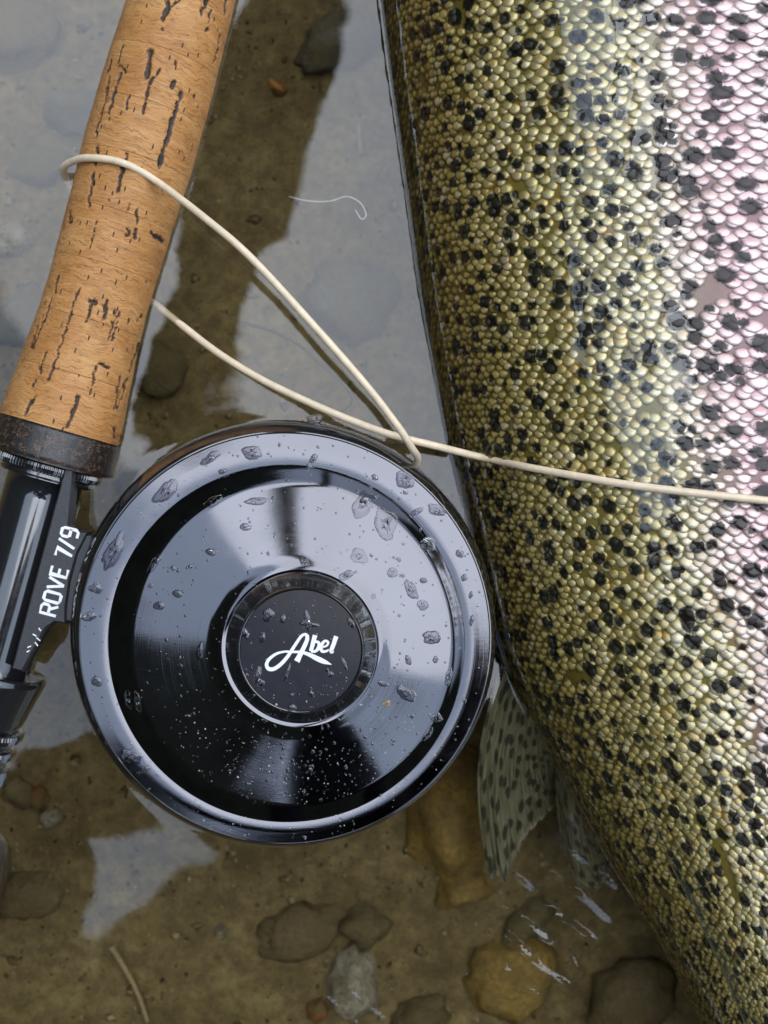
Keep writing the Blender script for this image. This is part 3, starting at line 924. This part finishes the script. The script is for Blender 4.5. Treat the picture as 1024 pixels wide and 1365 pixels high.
script([(640, 524), (664, 514), (672, 496), (656, 487), (640, 502), (631, 528), (640, 547), (664, 545), (676, 536)], [9, 12, 14, 14, 18, 20, 17, 13, 8])
script([(718, 461), (704, 504), (690, 546), (704, 552)], [26, 24, 22, 10])
v, f = strokes(L, lambda x, y: HZ + 0.02, 0.14)
obj('lettering', v, f, M_white, knob, smooth=False)

# reel foot: plate that runs beside the seat to the frame
FT = 13.0
def prism(poly, z0, z1, bev=0.6):
    """extruded outline (world xy, counter-clockwise) with a small chamfer on top"""
    n = len(poly)
    c = Vector((sum(p[0] for p in poly) / n, sum(p[1] for p in poly) / n))
    ins = []
    for i in range(n):
        a, b, d = Vector(poly[i - 1]), Vector(poly[i]), Vector(poly[(i + 1) % n])
        n1 = (b - a).normalized(); n2 = (d - b).normalized()
        m = Vector((-(n1.y + n2.y), n1.x + n2.x))
        if m.length < 1e-6: m = Vector((-n1.y, n1.x))
        m.normalize()
        ins.append(b + m * bev)
    V = [(p[0], p[1], z0) for p in poly] + [(p[0], p[1], z1 - bev) for p in poly] + [(p.x, p.y, z1) for p in ins]
    Fc = [tuple(range(n))[::-1], tuple(2 * n + i for i in range(n))]
    for l in range(2):
        for i in range(n):
            j = (i + 1) % n
            Fc.append((l * n + i, l * n + j, (l + 1) * n + j, (l + 1) * n + i))
    return V, Fc
def outline(pxs, z):
    P = [at(a, b, z) for a, b in pxs]
    P = [(p.x, p.y) for p in P]
    area = sum(P[i - 1][0] * P[i][1] - P[i][0] * P[i - 1][1] for i in range(len(P)))
    return P if area > 0 else P[::-1]
foot_px = [(86, 624), (98.5, 626), (96.5, 660), (93, 700), (98, 706), (118, 709), (104, 738), (94, 775), (89, 810), (88, 832), (73, 830), (62, 838), (50, 860), (30, 896), (15, 892)]
foot_v, foot_f = prism(outline(foot_px, FT), 8.0, FT)
foot = obj('reel_foot', foot_v, foot_f, M_foot, reel, smooth=False)
leg_px = [(104, 712), (130, 712), (118, 760), (112, 830), (90, 826), (94, 775)]
lv, lf = prism(outline(leg_px, 8), -6.0, 12.4)
obj('foot_leg', lv, lf, M_foot, reel, smooth=False)

GL = {'R': (0.62, [[(0, 0), (0, 1), (0.42, 1), (0.56, 0.9), (0.56, 0.62), (0.44, 0.5), (0.05, 0.5)], [(0.30, 0.5), (0.58, 0)]]),
      'O': (0.62, [[(0.1, 0), (0, 0.12), (0, 0.88), (0.1, 1), (0.46, 1), (0.56, 0.88), (0.56, 0.12), (0.46, 0), (0.1, 0)]]),
      'V': (0.66, [[(0, 1), (0.31, 0)], [(0.31, 0), (0.62, 1)]]),
      'E': (0.52, [[(0.5, 1), (0, 1), (0, 0), (0.5, 0)], [(0, 0.5), (0.44, 0.5)]]),
      ' ': (0.30, []),
      '7': (0.50, [[(0, 1), (0.48, 1), (0.2, 0)]]),
      '/': (0.42, [[(0.0, -0.02), (0.36, 1.05)]]),
      '9': (0.56, [[(0.06, 0), (0.4, 0), (0.52, 0.14), (0.52, 0.86), (0.42, 1), (0.1, 1), (0, 0.88), (0, 0.6), (0.1, 0.47), (0.5, 0.47)]])}
def text_strokes(txt, o_px, dir_px, h_px, z, wfrac=0.17, gap=0.17, slant=0.0):
    d = Vector(dir_px).normalized(); u = Vector((d.y, -d.x))      # up = left of the reading direction (image y is down)
    L, x = [], 0.0
    for ch in txt:
        w, polys = GL[ch]
        for pl in polys:
            q = []
            for (a, b) in pl:
                p = Vector(o_px) + d * ((x + a + slant * b) * h_px) + u * (b * h_px)
                w3 = at(p.x, p.y, z); q.append((w3.x, w3.y))
            L.append((q, wfrac * h_px * (ZC - z) / F))
        x += w + gap
    return L
L2 = text_strokes('ROVE 7/9', (74.5, 821.5), (0.262, -0.965), 22.0, FT + 0.1)
# small worn marks below
for (a, b, c, d) in ((49, 855, 54, 859), (47, 861, 51, 866), (44, 850, 49, 853), (37, 868, 42, 866), (40, 872, 36, 874), (52, 842, 55, 846)):
    p, q = at(a, b - 5, FT), at(c, d - 5, FT)
    L2.append(([(p.x, p.y), (q.x, q.y)], 0.28))
v, f = strokes(L2, lambda x, y: FT + 0.02, 0.1)
obj('lettering', v, f, M_white, foot, smooth=False)

# ------------------------------------------------------------------ drops and specks on the reel
def blob(cx, cy, rx, ry, rot, h, zfun, nseg=26, nr=5, irr=0.28, seed=0):
    """domed puddle / drop following the surface under it"""
    V = []
    ca, sa = math.cos(rot), math.sin(rot)
    prof = [(1.0, 0.0), (0.95, 0.42), (0.86, 0.75), (0.66, 0.95), (0.34, 0.99)]
    for (pr, ph) in prof:
        for k in range(nseg):
            a = 2 * math.pi * k / nseg
            w = 1 + irr * (noise.noise(Vector((math.cos(a) * 1.1, math.sin(a) * 1.1, seed * 3.7))) + 0.5 * noise.noise(Vector((math.cos(a) * 2.6, math.sin(a) * 2.6, seed * 5.1))))
            x, y = rx * pr * w * math.cos(a), ry * pr * w * math.sin(a)
            X, Y = cx + x * ca - y * sa, cy + x * sa + y * ca
            z = zfun(X, Y)
            if z is None: z = zfun(cx, cy)
            if z is None: return None
            V.append((X, Y, z + 0.01 + ph * h * 0.5))
    z = zfun(cx, cy)
    if z is None: return None
    V.append((cx, cy, z + 0.01 + h * 0.5))
    f = grid_faces(len(prof), nseg, True)
    b = (len(prof) - 1) * nseg
    f += [(b + k, b + (k + 1) % nseg, len(V) - 1) for k in range(nseg)]
    f.append(tuple(range(nseg))[::-1])
    return V, f

big_drops = [  # photograph pixel centre, half sizes, rotation, height mm, where it is
    (336, 604, 14, 9, 0.1, 0.9), (281, 610, 15, 6, -0.5, 0.7), (297, 628, 6, 4, -0.3, 0.6), (221, 655, 22, 11, -0.75, 0.7), (152, 735, 11, 26, 0.45, 0.8),
    (128, 784, 10, 7, 0.2, 0.6), (118, 822, 12, 6, -0.2, 0.6), (129, 908, 8, 7, 0.4, 0.7), (418, 611, 4, 8, 0.7, 0.7), (411, 623, 3, 5, 0.1, 0.6),
    (571, 725, 10, 9, 0.5, 1.3), (539, 640, 14, 11, 0.6, 0.5), (500, 636, 5, 4, 0.4, 0.8), (556, 682, 10, 4, -0.5, 0.5), (583, 680, 12, 7, 0.3, 0.35),
    (515, 700, 14, 24, -0.25, 0.45), (484, 672, 12, 20, 0.75, 0.4), (480, 740, 12, 10, 0.3, 0.3), (462, 766, 11, 5, -0.4, 0.8), (408, 748, 8, 5, 0.7, 1.0),
    (523, 762, 7, 7, 0.1, 0.3), (548, 785, 7, 14, -0.5, 0.5), (563, 805, 8, 7, 0.2, 0.4), (575, 848, 13, 9, 0.2, 1.2), (613, 738, 6, 5, 0.5, 0.8),
    (619, 770, 4, 5, 0.2, 0.8), (628, 793, 3, 5, 0.3, 0.8), (629, 827, 3, 8, 0.2, 0.8), (564, 773, 5, 4, 0.1, 0.9), (580, 877, 4, 5, 0.1, 0.8), (544, 877, 4, 7, -0.3, 0.9),
    (541, 920, 16, 9, 0.55, 1.1), (511, 907, 7, 4, 0.3, 0.7), (209, 750, 16, 5, -0.9, 0.6), (240, 790, 7, 5, 0.2, 0.6), (215, 806, 8, 6, 0.1, 0.6), (270, 866, 5, 14, 0.25, 0.7),
    (172, 932, 5, 15, -0.2, 0.7), (186, 935, 4, 17, -0.2, 0.6), (176, 1008, 16, 10, 0.4, 0.5), (192, 1026, 10, 4, -0.5, 0.6), (333, 838, 5, 6, 0.2, 0.6),
    (362, 795, 7, 4, 0.8, 0.7), (284, 735, 7, 5, 0.3, 0.6), (330, 702, 8, 5, 0.1, 0.6), (342, 668, 16, 5, -0.1, 0.5), (286, 668, 13, 7, -0.4, 0.7),
    (598, 900, 5, 12, 0.2, 0.7), (582, 955, 9, 7, 0.3, 0.6), (570, 978, 5, 12, 0.7, 0.5), (470, 1070, 8, 3, 0.4, 0.5),
]
disc_drops = [(357, 820, 7, 9, 0.3, 0.4), (410, 828, 5, 13, -0.2, 0.4), (412, 832, 13, 4, 0.1, 0.4), (377, 825, 4, 6, 0.2, 0.4), (344, 900, 4, 11, 0.2, 0.4), (348, 910, 5, 5, 0.1, 0.4),
              (383, 897, 3, 12, 0.3, 0.4), (459, 885, 3, 9, -0.4, 0.3), (440, 899, 5, 4, 0.2, 0.3), (468, 830, 4, 8, -0.6, 0.4), (350, 850, 4, 7, 0.4, 0.4), (415, 925, 4, 4, 0.4, 0.4), (390, 943, 6, 4, 0.0, 0.4), (330, 848, 3, 5, 0.3, 0.4)]
KR = (ZC - RZ) / F
for grp, lst, lab in (('drops on the reel plate', big_drops, 'clear water drop beaded on the shiny black face plate of the reel'),
                      ('drops on the logo disc', disc_drops, 'clear water drop on the round logo disc of the reel')):
    zz = RZ if lst is big_drops else HZ
    for i, (px, py, rx, ry, rot, h) in enumerate(lst):
        c = at(px, py, zz)
        r = blob(c.x, c.y, rx * KR, ry * KR, -rot, h, face_z, irr=0.36 if max(rx, ry) > 8 else 0.2, seed=i + (100 if lst is disc_drops else 0))
        if r is None: continue
        if lst is big_drops:
            d = math.hypot(px - 382, py - 858)
            size = 'large' if max(rx, ry) >= 11 else 'small'
            lab = size + (' clear water drop on the flat outer ring of the reel' if d > 237 else ' clear water drop on the raised step round the reel plate' if d > 208
                          else ' clear water drop on the sloping inner plate of the reel')
            grp = size + (' drops on the outer ring' if d > 237 else ' drops on the step' if d > 208 else ' drops on the inner plate')
        tag(obj('water_drop', r[0], r[1], M_drop), lab, 'water drop', grp)
c = at(421, 558, 12)

def specks(name, n, mat, rmin, rmax, region, label, cat, irr=0.3, flat=0.55):
    V, Fc, b = [], [], 0
    tries = 0
    while n > 0 and tries < 40000:
        tries += 1
        px, py = region()
        c = at(px, py, RZ)
        r = random.uniform(rmin, rmax) * (1.7 if random.random() < 0.12 else 1)
        q = blob(c.x, c.y, r, r * random.uniform(0.6, 1.3), random.uniform(0, 3), r * flat, face_z, nseg=9, irr=irr, seed=random.random() * 50)
        if q is None: continue
        V += q[0]; Fc += [tuple(k + b for k in f) for f in q[1]]; b = len(V)
        n -= 1
    o = obj(name, V, Fc, mat, origin=(REEL_C.x, REEL_C.y, RZ))
    tag(o, label, cat, kind='stuff')
def reg_all():
    while True:
        a, r = random.uniform(0, 6.283), 284 * math.sqrt(random.random())
        return 378 + r * math.cos(a), 850 + r * math.sin(a)
def reg_low():
    while True:
        x, y = random.gauss(400, 95), random.gauss(1015, 62)
        if math.hypot(x - 380, y - 851) < 268: return x, y
specks('fine_droplets', 620, M_drop, 0.12, 0.34, reg_all, 'fine spray of tiny droplets over the whole reel', 'droplets')
specks('low_droplets', 330, M_drop, 0.13, 0.36, reg_low, 'dense specks of tiny droplets on the dark side of the reel plate', 'droplets', flat=0.8)
specks('fine_grit', 190, M_grit, 0.07, 0.17, reg_low, 'pale grit specks stuck on the dark side of the reel plate', 'grit')
specks('fine_grit', 110, M_grit, 0.06, 0.14, reg_all, 'pale dust specks scattered over the reel plate', 'grit')
c = at(515, 932, 18)
q = blob(c.x, c.y, 1.1, 0.9, 0.4, 0.7, face_z, nseg=12, irr=0.7, seed=3)
tag(obj('sand_grain', q[0], q[1], M_straw), 'orange tan sand grain stuck on the reel plate', 'sand grain')
c = at(421, 559, 12)
q = blob(c.x, c.y, 2.0, 1.3, 0.1, 1.6, lambda x, y: 14.0, seed=8)
tag(obj('water_drop', q[0], q[1], M_drop), 'single large drop hanging on the rim of the reel by the fly line', 'water drop')

# ------------------------------------------------------------------ trout
fish = empty('trout', (60, 0, BED))
tag(fish, 'large spotted rainbow trout with olive back and pink side lying in the shallows', 'trout')

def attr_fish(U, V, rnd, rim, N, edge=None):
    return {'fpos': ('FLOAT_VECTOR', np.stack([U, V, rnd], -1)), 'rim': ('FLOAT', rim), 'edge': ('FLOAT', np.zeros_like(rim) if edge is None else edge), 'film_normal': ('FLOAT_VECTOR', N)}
ub = np.linspace(ARC[0], ARC[-1], 241)[:-1]
yb = np.concatenate([np.arange(-289, -150, 4.0), np.arange(-150, 160, 1.5), np.arange(160, 452, 5.0)])
UU, YY = np.meshgrid(ub, yb)
Pb, Nb = fish_pn(UU.ravel(), YY.ravel())
Nb = Nb * NSIGN
bump = np.array([noise.noise(Vector((u * 0.06, y * 0.04, 0))) for u, y in zip(UU.ravel(), YY.ravel())]) * 0.5
Pb = Pb + Nb * bump[:, None]
fb_ = grid_faces(len(yb), len(ub), True)
nb_ = len(ub)
fb_.append(tuple(range(nb_))); fb_.append(tuple((len(yb) - 1) * nb_ + k for k in range(nb_))[::-1])
body = obj('body', Pb, fb_, M_fish, fish, attrs=attr_fish(UU.ravel(), YY.ravel(), np.full(UU.size, 0.5), np.ones(UU.size), Nb))

def body_point(U, y, h):
    p, n = fish_pn(U, y)
    n = n * NSIGN
    return p + n * h[..., None], n

# scale lattice
cols = []
u = -12.0
while u < 165:
    w = np.interp(u, [-12, 0, 30, 60, 90, 120, 160], [2.6, 2.7, 3.05, 3.6, 4.5, 4.9, 4.9])
    cols.append((u, w)); u += w
rows = []
y = -165.0
while y < 158:
    a = np.interp(y, YS, T_a)
    k = 0.40 + 0.60 * a / 82.0
    rows.append((y, k)); y += 1.72 * k
RG = [(0.0, 1), (0.45, 10), (0.8, 12), (1.0, 12)]
loc = []
for r, n in RG:
    for j in range(n):
        loc.append((r, 2 * math.pi * j / n + (0.26 if n == 10 else 0)))
lr = np.array([l[0] for l in loc]); la = np.array([l[1] for l in loc])
lf = []
off = [0, 1, 11, 23]
for j in range(10): lf.append((0, 1 + j, 1 + (j + 1) % 10))
# 10 -> 12 stitch
i1 = i2 = 0
while i1 < 10 or i2 < 12:
    a1 = (i1 + 1) / 10; a2 = (i2 + 1) / 12
    if (a1 <= a2 and i1 < 10) or i2 >= 12:
        lf.append((1 + i1 % 10, 11 + i2 % 12, 1 + (i1 + 1) % 10)); i1 += 1
    else:
        lf.append((1 + i1 % 10, 11 + i2 % 12, 11 + (i2 + 1) % 12)); i2 += 1
for j in range(12):
    k = (j + 1) % 12
    lf.append((11 + j, 23 + j, 23 + k)); lf.append((11 + j, 23 + k, 11 + k))
lf = np.array(lf)
NV = len(loc)
sc_U, sc_Y, sc_W, sc_L, sc_R = [], [], [], [], []
for j, (y, k) in enumerate(rows):
    for i, (u, w) in enumerate(cols):
        uu = u + (0.5 * w if j % 2 else 0) + random.gauss(0, 0.13) * w
        yy = y + random.gauss(0, 0.22) - 0.10 * (u - 50) * 0.5
        if random.random() < 0.02 or noise.noise(Vector((uu * 0.09, yy * 0.09, 4))) > 0.60 + random.uniform(-0.06, 0.06): continue
        sz = random.uniform(0.80, 1.16)
        sc_U.append(uu); sc_Y.append(yy); sc_W.append(w * 0.55 * sz); sc_L.append(1.78 * k * sz * np.interp(u, [0, 60, 110], [0.92, 1.0, 1.12])); sc_R.append(random.random())
sc_U, sc_Y, sc_W, sc_L, sc_R = map(np.array, (sc_U, sc_Y, sc_W, sc_L, sc_R))
NS = len(sc_U)
# local shape: +q points to the tail (world -y), free edge rounded and raised, front end sunk in the skin
ca, sa = np.cos(la), np.sin(la)
q = lr * sa; p = lr * ca * (1.0 - 0.10 * np.abs(q))
rel = np.interp(sc_U, [0, 35, 70, 110], [1.25, 1.0, 0.55, 0.40])           # beads on the back, flat plates on the side
dome = (1 - lr ** 2)
H = (0.50 * dome[None, :] * rel[:, None] + (0.30 + 0.14 * (1.2 - rel[:, None])) * q[None, :] * (lr > 0.3)[None, :] + 0.05
     - 0.22 * (lr >= 0.99)[None, :]) * (sc_W[:, None] / 1.7)
Ug = sc_U[:, None] + p[None, :] * sc_W[:, None]
Yg = sc_Y[:, None] - q[None, :] * sc_L[:, None]
PT, NT_ = body_point(Ug, Yg, H)
RIM = np.broadcast_to(np.where(lr < 0.1, 0.0, np.where(lr < 0.5, 0.25, np.where(lr < 0.9, 0.55, 1.0)))[None, :] , Ug.shape).copy()
RIM = np.clip(RIM + np.where(q[None, :] < -0.3, 0.30, 0.0), 0, 1)
RN = np.broadcast_to(sc_R[:, None], Ug.shape)
# pick the 300 that show largest in the photograph
cen = PT[:, 0, :]
kk = F / (ZC - cen[:, 2])
cpx = cen[:, 0] * kk + 512; cpy = 682.5 - cen[:, 1] * kk
inframe = (cpx > 6) & (cpx < 1018) & (cpy > 6) & (cpy < 1359) & (sc_U > 0)
area = sc_W * sc_L * kk ** 2 * NT_[:, 0, 2]
order = np.argsort(np.where(inframe, -area, 1e9))
big = order[:300]
sel = np.zeros(NS, bool); sel[big] = True
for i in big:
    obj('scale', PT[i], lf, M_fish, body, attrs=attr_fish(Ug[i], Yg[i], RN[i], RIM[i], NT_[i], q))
rest = np.where(~sel)[0]
VV = PT[rest].reshape(-1, 3)
FF = (lf[None, :, :] + (np.arange(len(rest)) * NV)[:, None, None]).reshape(-1, 3)
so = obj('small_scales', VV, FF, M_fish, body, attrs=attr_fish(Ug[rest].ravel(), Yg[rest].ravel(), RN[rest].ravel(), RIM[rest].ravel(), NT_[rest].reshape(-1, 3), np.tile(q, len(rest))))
so['kind'] = 'stuff'

# dorsal fin, spread in the water, in two lobes
def fin(base, tips, bulge, z0, z1, nray, name, seed):
    bq = catmull([Vector((*b, 0)) for b in base], 12); tq = catmull([Vector((*b, 0)) for b in tips], 12)
    def samp(L, t):
        x = t * (len(L) - 1); i = min(int(x), len(L) - 2); return L[i].lerp(L[i + 1], x - i)
    nu, nv = nray * 4 + 1, 26
    top, A = [], []
    for i in range(nu):
        t = i / (nu - 1)
        b, e = samp(bq, t), samp(tq, t)
        if i % 4 == 2: e = b.lerp(e, 0.965)
        e = b.lerp(e, 1 + 0.05 * noise.noise(Vector((t * 9, seed, 0))))
        for j in range(nv):
            s = j / (nv - 1)
            q = b.lerp(e, s) + Vector((-bulge * math.sin(math.pi * s) * (1 - 0.8 * t), 0, 0))
            z = z0 + (z1 - z0) * s + 1.6 * math.sin(t * 7 + s * 3 + seed) * s
            w = at(q.x, q.y, z)
            rib = 0.32 * (1 - s * 0.6) * (1.0 if i % 4 == 0 else 0.25 if i % 2 else 0.0)
            top.append((w.x, w.y, w.z, rib)); A.append((t * nray * 2.4, s * 40 + 2 * t, 0))
    V = [(x, y, z + 0.18 + r) for x, y, z, r in top] + [(x, y, z - 0.18 - r) for x, y, z, r in top]
    n = nu * nv
    f1 = grid_faces(nu, nv)
    f = [q for q in f1] + [tuple(k + n for k in q)[::-1] for q in f1]
    bd = [i * nv for i in range(nu)] + [(nu - 1) * nv + j for j in range(1, nv)] + [i * nv + nv - 1 for i in range(nu - 2, -1, -1)] + [j for j in range(nv - 2, 0, -1)]
    for a, b in zip(bd, bd[1:] + bd[:1]):
        f.append((a, b, b + n, a + n))
    A = np.array(A + A)
    return obj(name, V, f, M_fin, fish, attrs={'fpos': ('FLOAT_VECTOR', A)})
fin([(668, 884), (690, 925), (716, 962), (742, 1004)], [(650, 1160), (672, 1172), (700, 1118), (735, 1078), (752, 1048)], 22, -5, -30, 12, 'dorsal_fin', 1.0)
fin([(742, 1000), (768, 1048), (800, 1112)], [(748, 1120), (772, 1176), (800, 1182), (818, 1150)], 4, -8, -30, 6, 'dorsal_fin', 4.0)
# tail fin beyond the frame
def tailfin():
    V, f = [], []
    n = 21
    for s in range(8):
        for i in range(n):
            t = i / (n - 1) * 2 - 1
            L = 20 + 75 * abs(t) ** 1.3 + 18
            w = 14 + 62 * (s / 7)
            x0, y0 = 157, -280
            dx, dy = 0.24, -0.97
            px_, py_ = 0.97, 0.24
            d = L * s / 7
            V.append((x0 + dx * d + px_ * t * w, y0 + dy * d + py_ * t * w, FZ + 2 * math.sin(t * 9) * s / 7))
    n0 = len(V)
    V2 = [(x, y, z + 0.6) for x, y, z in V] + [(x, y, z - 0.6) for x, y, z in V]
    g = grid_faces(8, n)
    f = g + [tuple(k + n0 for k in q)[::-1] for q in g]
    A = np.array([(v[0] * 0.4, v[1], 0) for v in V2])
    obj('tail_fin', V2, f, M_fin, fish, attrs={'fpos': ('FLOAT_VECTOR', A)})
tailfin()

# ------------------------------------------------------------------ fly line
def onfish(px, py, lift=0.75):
    z = 10.0
    for _ in range(8):
        p = at(px, py, z)
        z = float(fish_z(p.x, p.y)) + lift
    return at(px, py, z)
LR = 0.9
lp = [at(548, 628, 6), at(557, 612, 13), at(549, 597, 19), at(533, 572, 23), at(490, 516, 27), at(420, 436, 29), at(335, 344, 27), at(276, 293, 23)]
for an, pa, ex in ((56, 243, 0.25), (90, 236, 0), (125, 239, 0), (152, 244, 0.5), (172, 251, 2.0), (192, 262, 2.0), (215, 280, 0.6), (240, 298, 0), (270, 320, 0), (300, 342, 0)):
    ap = axis_pt(pa); rr = float(g_rad(tpos(pa))) + LR + 0.12 + ex
    lp.append(ap + AX_N * (rr * math.cos(R(an))) + Vector((0, 0, rr * math.sin(R(an)))))
lp += [at(190, 391, -8.5), at(212, 409, -4), at(243, 434, 0), at(290, 470, 6), at(345, 504, 10), at(400, 531, 13), at(460, 557, 15), at(520, 579, 16), at(575, 593, 15.5)]
for px, py in ((640, 609), (700, 622), (760, 633), (830, 645), (900, 654), (965, 661), (1030, 668), (1090, 673), (1150, 678)):
    lp.append(onfish(px, py, 1.9))
path = catmull(lp, 14)
v, f = tube(path, LR, 14)
tag(obj('fly_line', v, f, M_line), 'cream fly line looped over the cork grip and across the trout', 'fly line')

# ------------------------------------------------------------------ small things in the water
def curve_thing(name, pts, rad, mat, label, cat, n=10):
    v, f = tube(catmull([at(*p) for p in pts], n), rad, 8)
    return tag(obj(name, v, f, mat), label, cat)
curve_thing('weed_strand', [(322, 430, -6), (362, 441, -5), (400, 461, -4), (430, 488, -4), (458, 513, -4), (469, 534, -5), (457, 548, -6), (440, 552, -8)], lambda t: 0.42 - 0.12 * t, M_weed,
            'thin dark weed strand curling under water above the reel', 'weed')
curve_thing('fibre', [(385, 262, -4), (412, 268, -3), (440, 268, -3), (462, 262, -3), (480, 270, -3), (488, 286, -3), (482, 292, -3), (474, 280, -4)], 0.16, M_hair, 'fine pale fibre loop drifting between grip and trout', 'fibre')
curve_thing('straw', [(148, 1262, -50), (160, 1280, -52), (174, 1304, -53), (186, 1330, -54), (197, 1362, -55)], lambda t: 0.9 - 0.25 * t, M_straw, 'pale dead grass stem lying on the brown silt', 'straw')
curve_thing('straw', [(478, 165, -54), (480, 185, -53), (481, 205, -54)], 0.7, M_straw, 'short pale stem under the sky reflection beside the trout', 'straw')
def leaf(pts, z, mat, label):
    P = [at(a, b, z) for a, b in pts]
    c = sum(P, Vector()) / len(P)
    n = len(P)
    V = [(p.x, p.y, p.z + 0.5 * math.sin(i * 2.1)) for i, p in enumerate(P)] + [(c.x, c.y, c.z + 0.9)]
    V += [(x, y, zz - 0.25) for x, y, zz in V]
    f = [(i, (i + 1) % n, n) for i in range(n)] + [((i + 1) % n + n + 1, i + n + 1, 2 * n + 1) for i in range(n)]
    f += [(i, i + n + 1, (i + 1) % n + n + 1, (i + 1) % n) for i in range(n)]
    tag(obj('leaf_fragment', V, f, mat), label, 'leaf')
leaf([(326, 386), (333, 385), (348, 396), (338, 399), (327, 398)], -5, M_leaf, 'dark brown leaf scrap floating between the two line strands')
leaf([(356, 104), (364, 106), (375, 114), (377, 121), (366, 118), (358, 112)], -50, M_leafo, 'orange leaf scrap in the dark strip beside the grip')
leaf([(770, 590), (600, 575)] if False else [(582, 578), (590, 572), (597, 590), (592, 600), (584, 594)], -12, M_leaf, 'brown leaf scrap wedged between reel and trout')

# ------------------------------------------------------------------ the angler leaning over the water (mirrored in water and reel)
def person():
    J = {'pelvis': ((120, -900, 560), 170), 'waist': ((100, -760, 760), 165), 'chest': ((60, -560, 960), 225), 'upper': ((50, -420, 1060), 195), 'neck': ((60, -330, 1080), 160),
         'head1': ((70, -270, 1080), 95), 'head2': ((75, -190, 1050), 105), 'brow': ((78, -150, 1010), 85),
         'shL': ((-340, -540, 1010), 80), 'elL': ((-345, -270, 900), 56), 'wrL': ((-130, -232, 890), 48), 'hndL': ((-20, -215, 860), 44),
         'shR': ((300, -450, 1040), 85), 'elR': ((370, -260, 900), 62), 'wrR': ((190, -235, 890), 50), 'hndR': ((90, -215, 860), 44),
         'hipL': ((0, -950, 520), 110), 'knL': ((-80, -620, 420), 85), 'anL': ((-80, -900, 40), 55), 'ftL': ((-85, -720, 0), 45),
         'hipR': ((240, -950, 520), 110), 'knR': ((330, -620, 420), 85), 'anR': ((330, -900, 40), 55), 'ftR': ((335, -720, 0), 45)}
    E = [('pelvis', 'waist'), ('waist', 'chest'), ('chest', 'upper'), ('upper', 'neck'), ('neck', 'head1'), ('head1', 'head2'), ('head2', 'brow'), ('upper', 'shL'), ('shL', 'elL'), ('elL', 'wrL'), ('wrL', 'hndL'),
         ('upper', 'shR'), ('shR', 'elR'), ('elR', 'wrR'), ('wrR', 'hndR'), ('pelvis', 'hipL'), ('hipL', 'knL'), ('knL', 'anL'), ('anL', 'ftL'), ('pelvis', 'hipR'), ('hipR', 'knR'), ('knR', 'anR'), ('anR', 'ftR')]
    names = list(J)
    me = bpy.data.meshes.new('person')
    org = Vector((120, -850, BED))
    me.from_pydata([((Vector(J[n][0]) - org) * S)[:] for n in names], [(names.index(a), names.index(b)) for a, b in E], [])
    o = bpy.data.objects.new('person', me)
    col.objects.link(o)
    o.location = org * S
    sk = o.modifiers.new('skin', 'SKIN')
    sk.use_smooth_shade = True
    for i, n in enumerate(names):
        d = me.skin_vertices[0].data[i]
        d.radius = (J[n][1] * S, J[n][1] * S)
        d.use_root = (i == 0)
    ss = o.modifiers.new('sub', 'SUBSURF'); ss.levels = 2; ss.render_levels = 2
    me.materials.append(M_jacket)
    tag(o, 'person in dark clothing crouching over the water, mirrored dark in reel and water', 'person')
person()

# ------------------------------------------------------------------ added unseen tree limb, set over the water to mirror as the dark strip
def limb():
    P = catmull([Vector(p) for p in ((-196, 62, 900), (-178, 130, 902), (-128, 320, 930), (-62, 600, 980), (140, 1400, 1180), (480, 2800, 1250), (760, 4100, 700), (860, 4700, -80))], 24)
    n = len(P)
    def rad(t):
        i = t * 7
        r = float(np.interp(i, [0, 0.4, 1, 2, 3, 4, 5, 6, 7], [22, 34, 37, 40, 46, 60, 85, 130, 210]))
        return r * (1 + 0.22 * noise.noise(Vector((t * 95, 0.3, 0))) + 0.10 * noise.noise(Vector((t * 260, 2.3, 0))))
    v, f = tube(P, rad, 24)
    v = [(x + 6 * noise.noise(Vector((x * 0.02, y * 0.02, z * 0.02))), y, z + 6 * noise.noise(Vector((x * 0.02, y * 0.02, z * 0.02 + 9)))) for x, y, z in v]
    m = mat_stone('added_limb_bark', (0.035, 0.028, 0.020), (0.055, 0.042, 0.030), (0.02, 0.016, 0.012), 0.1)
    root = empty('added_limb', (860, 4700, BED))
    tag(root, 'added dark tree limb, unseen overhead, mirrored as a strip beside the grip', 'tree')
    obj('added_trunk', v, f, m, root)
limb()

# ------------------------------------------------------------------ thin sheet of water still running off the flank
def film():
    us = np.arange(46, 92, 0.8); ys = np.arange(-150, 150, 0.9)
    UU, YY = np.meshgrid(us, ys)
    u, y = UU.ravel(), YY.ravel()
    shift = np.where(y < -20, (-20 - y) * 0.10, 0)
    mask = np.array([0.55 * noise.noise(Vector((a * 0.05, b * 0.022, 2))) + 0.30 * noise.noise(Vector((a * 0.13, b * 0.09, 6))) + 0.16 * noise.noise(Vector((a * 0.4, b * 0.4, 8))) for a, b in zip(u, y)])
    prof = np.clip(1 - ((u + shift - 69) / 19.0) ** 2, -0.6, 1)
    h = np.clip(prof * 0.75 + mask * 1.5, -0.6, 0.62)
    h = np.where((UU.ravel() < 47) | (UU.ravel() > 91) | (np.abs(y) > 148), -0.6, h)
    P, N = body_point(u, y, h)
    keep = []
    nx = len(us)
    H2 = h.reshape(UU.shape)
    for j in range(len(ys) - 1):
        for i in range(nx - 1):
            if max(H2[j, i], H2[j, i + 1], H2[j + 1, i], H2[j + 1, i + 1]) > -0.55:
                keep.append((j * nx + i, (j + 1) * nx + i, (j + 1) * nx + i + 1, j * nx + i + 1))
    o = obj('water_film', P, keep, M_water, origin=(60, 0, 20))
    tag(o, 'thin clear sheet of water running over the olive flank of the trout', 'water', kind='stuff')
film()
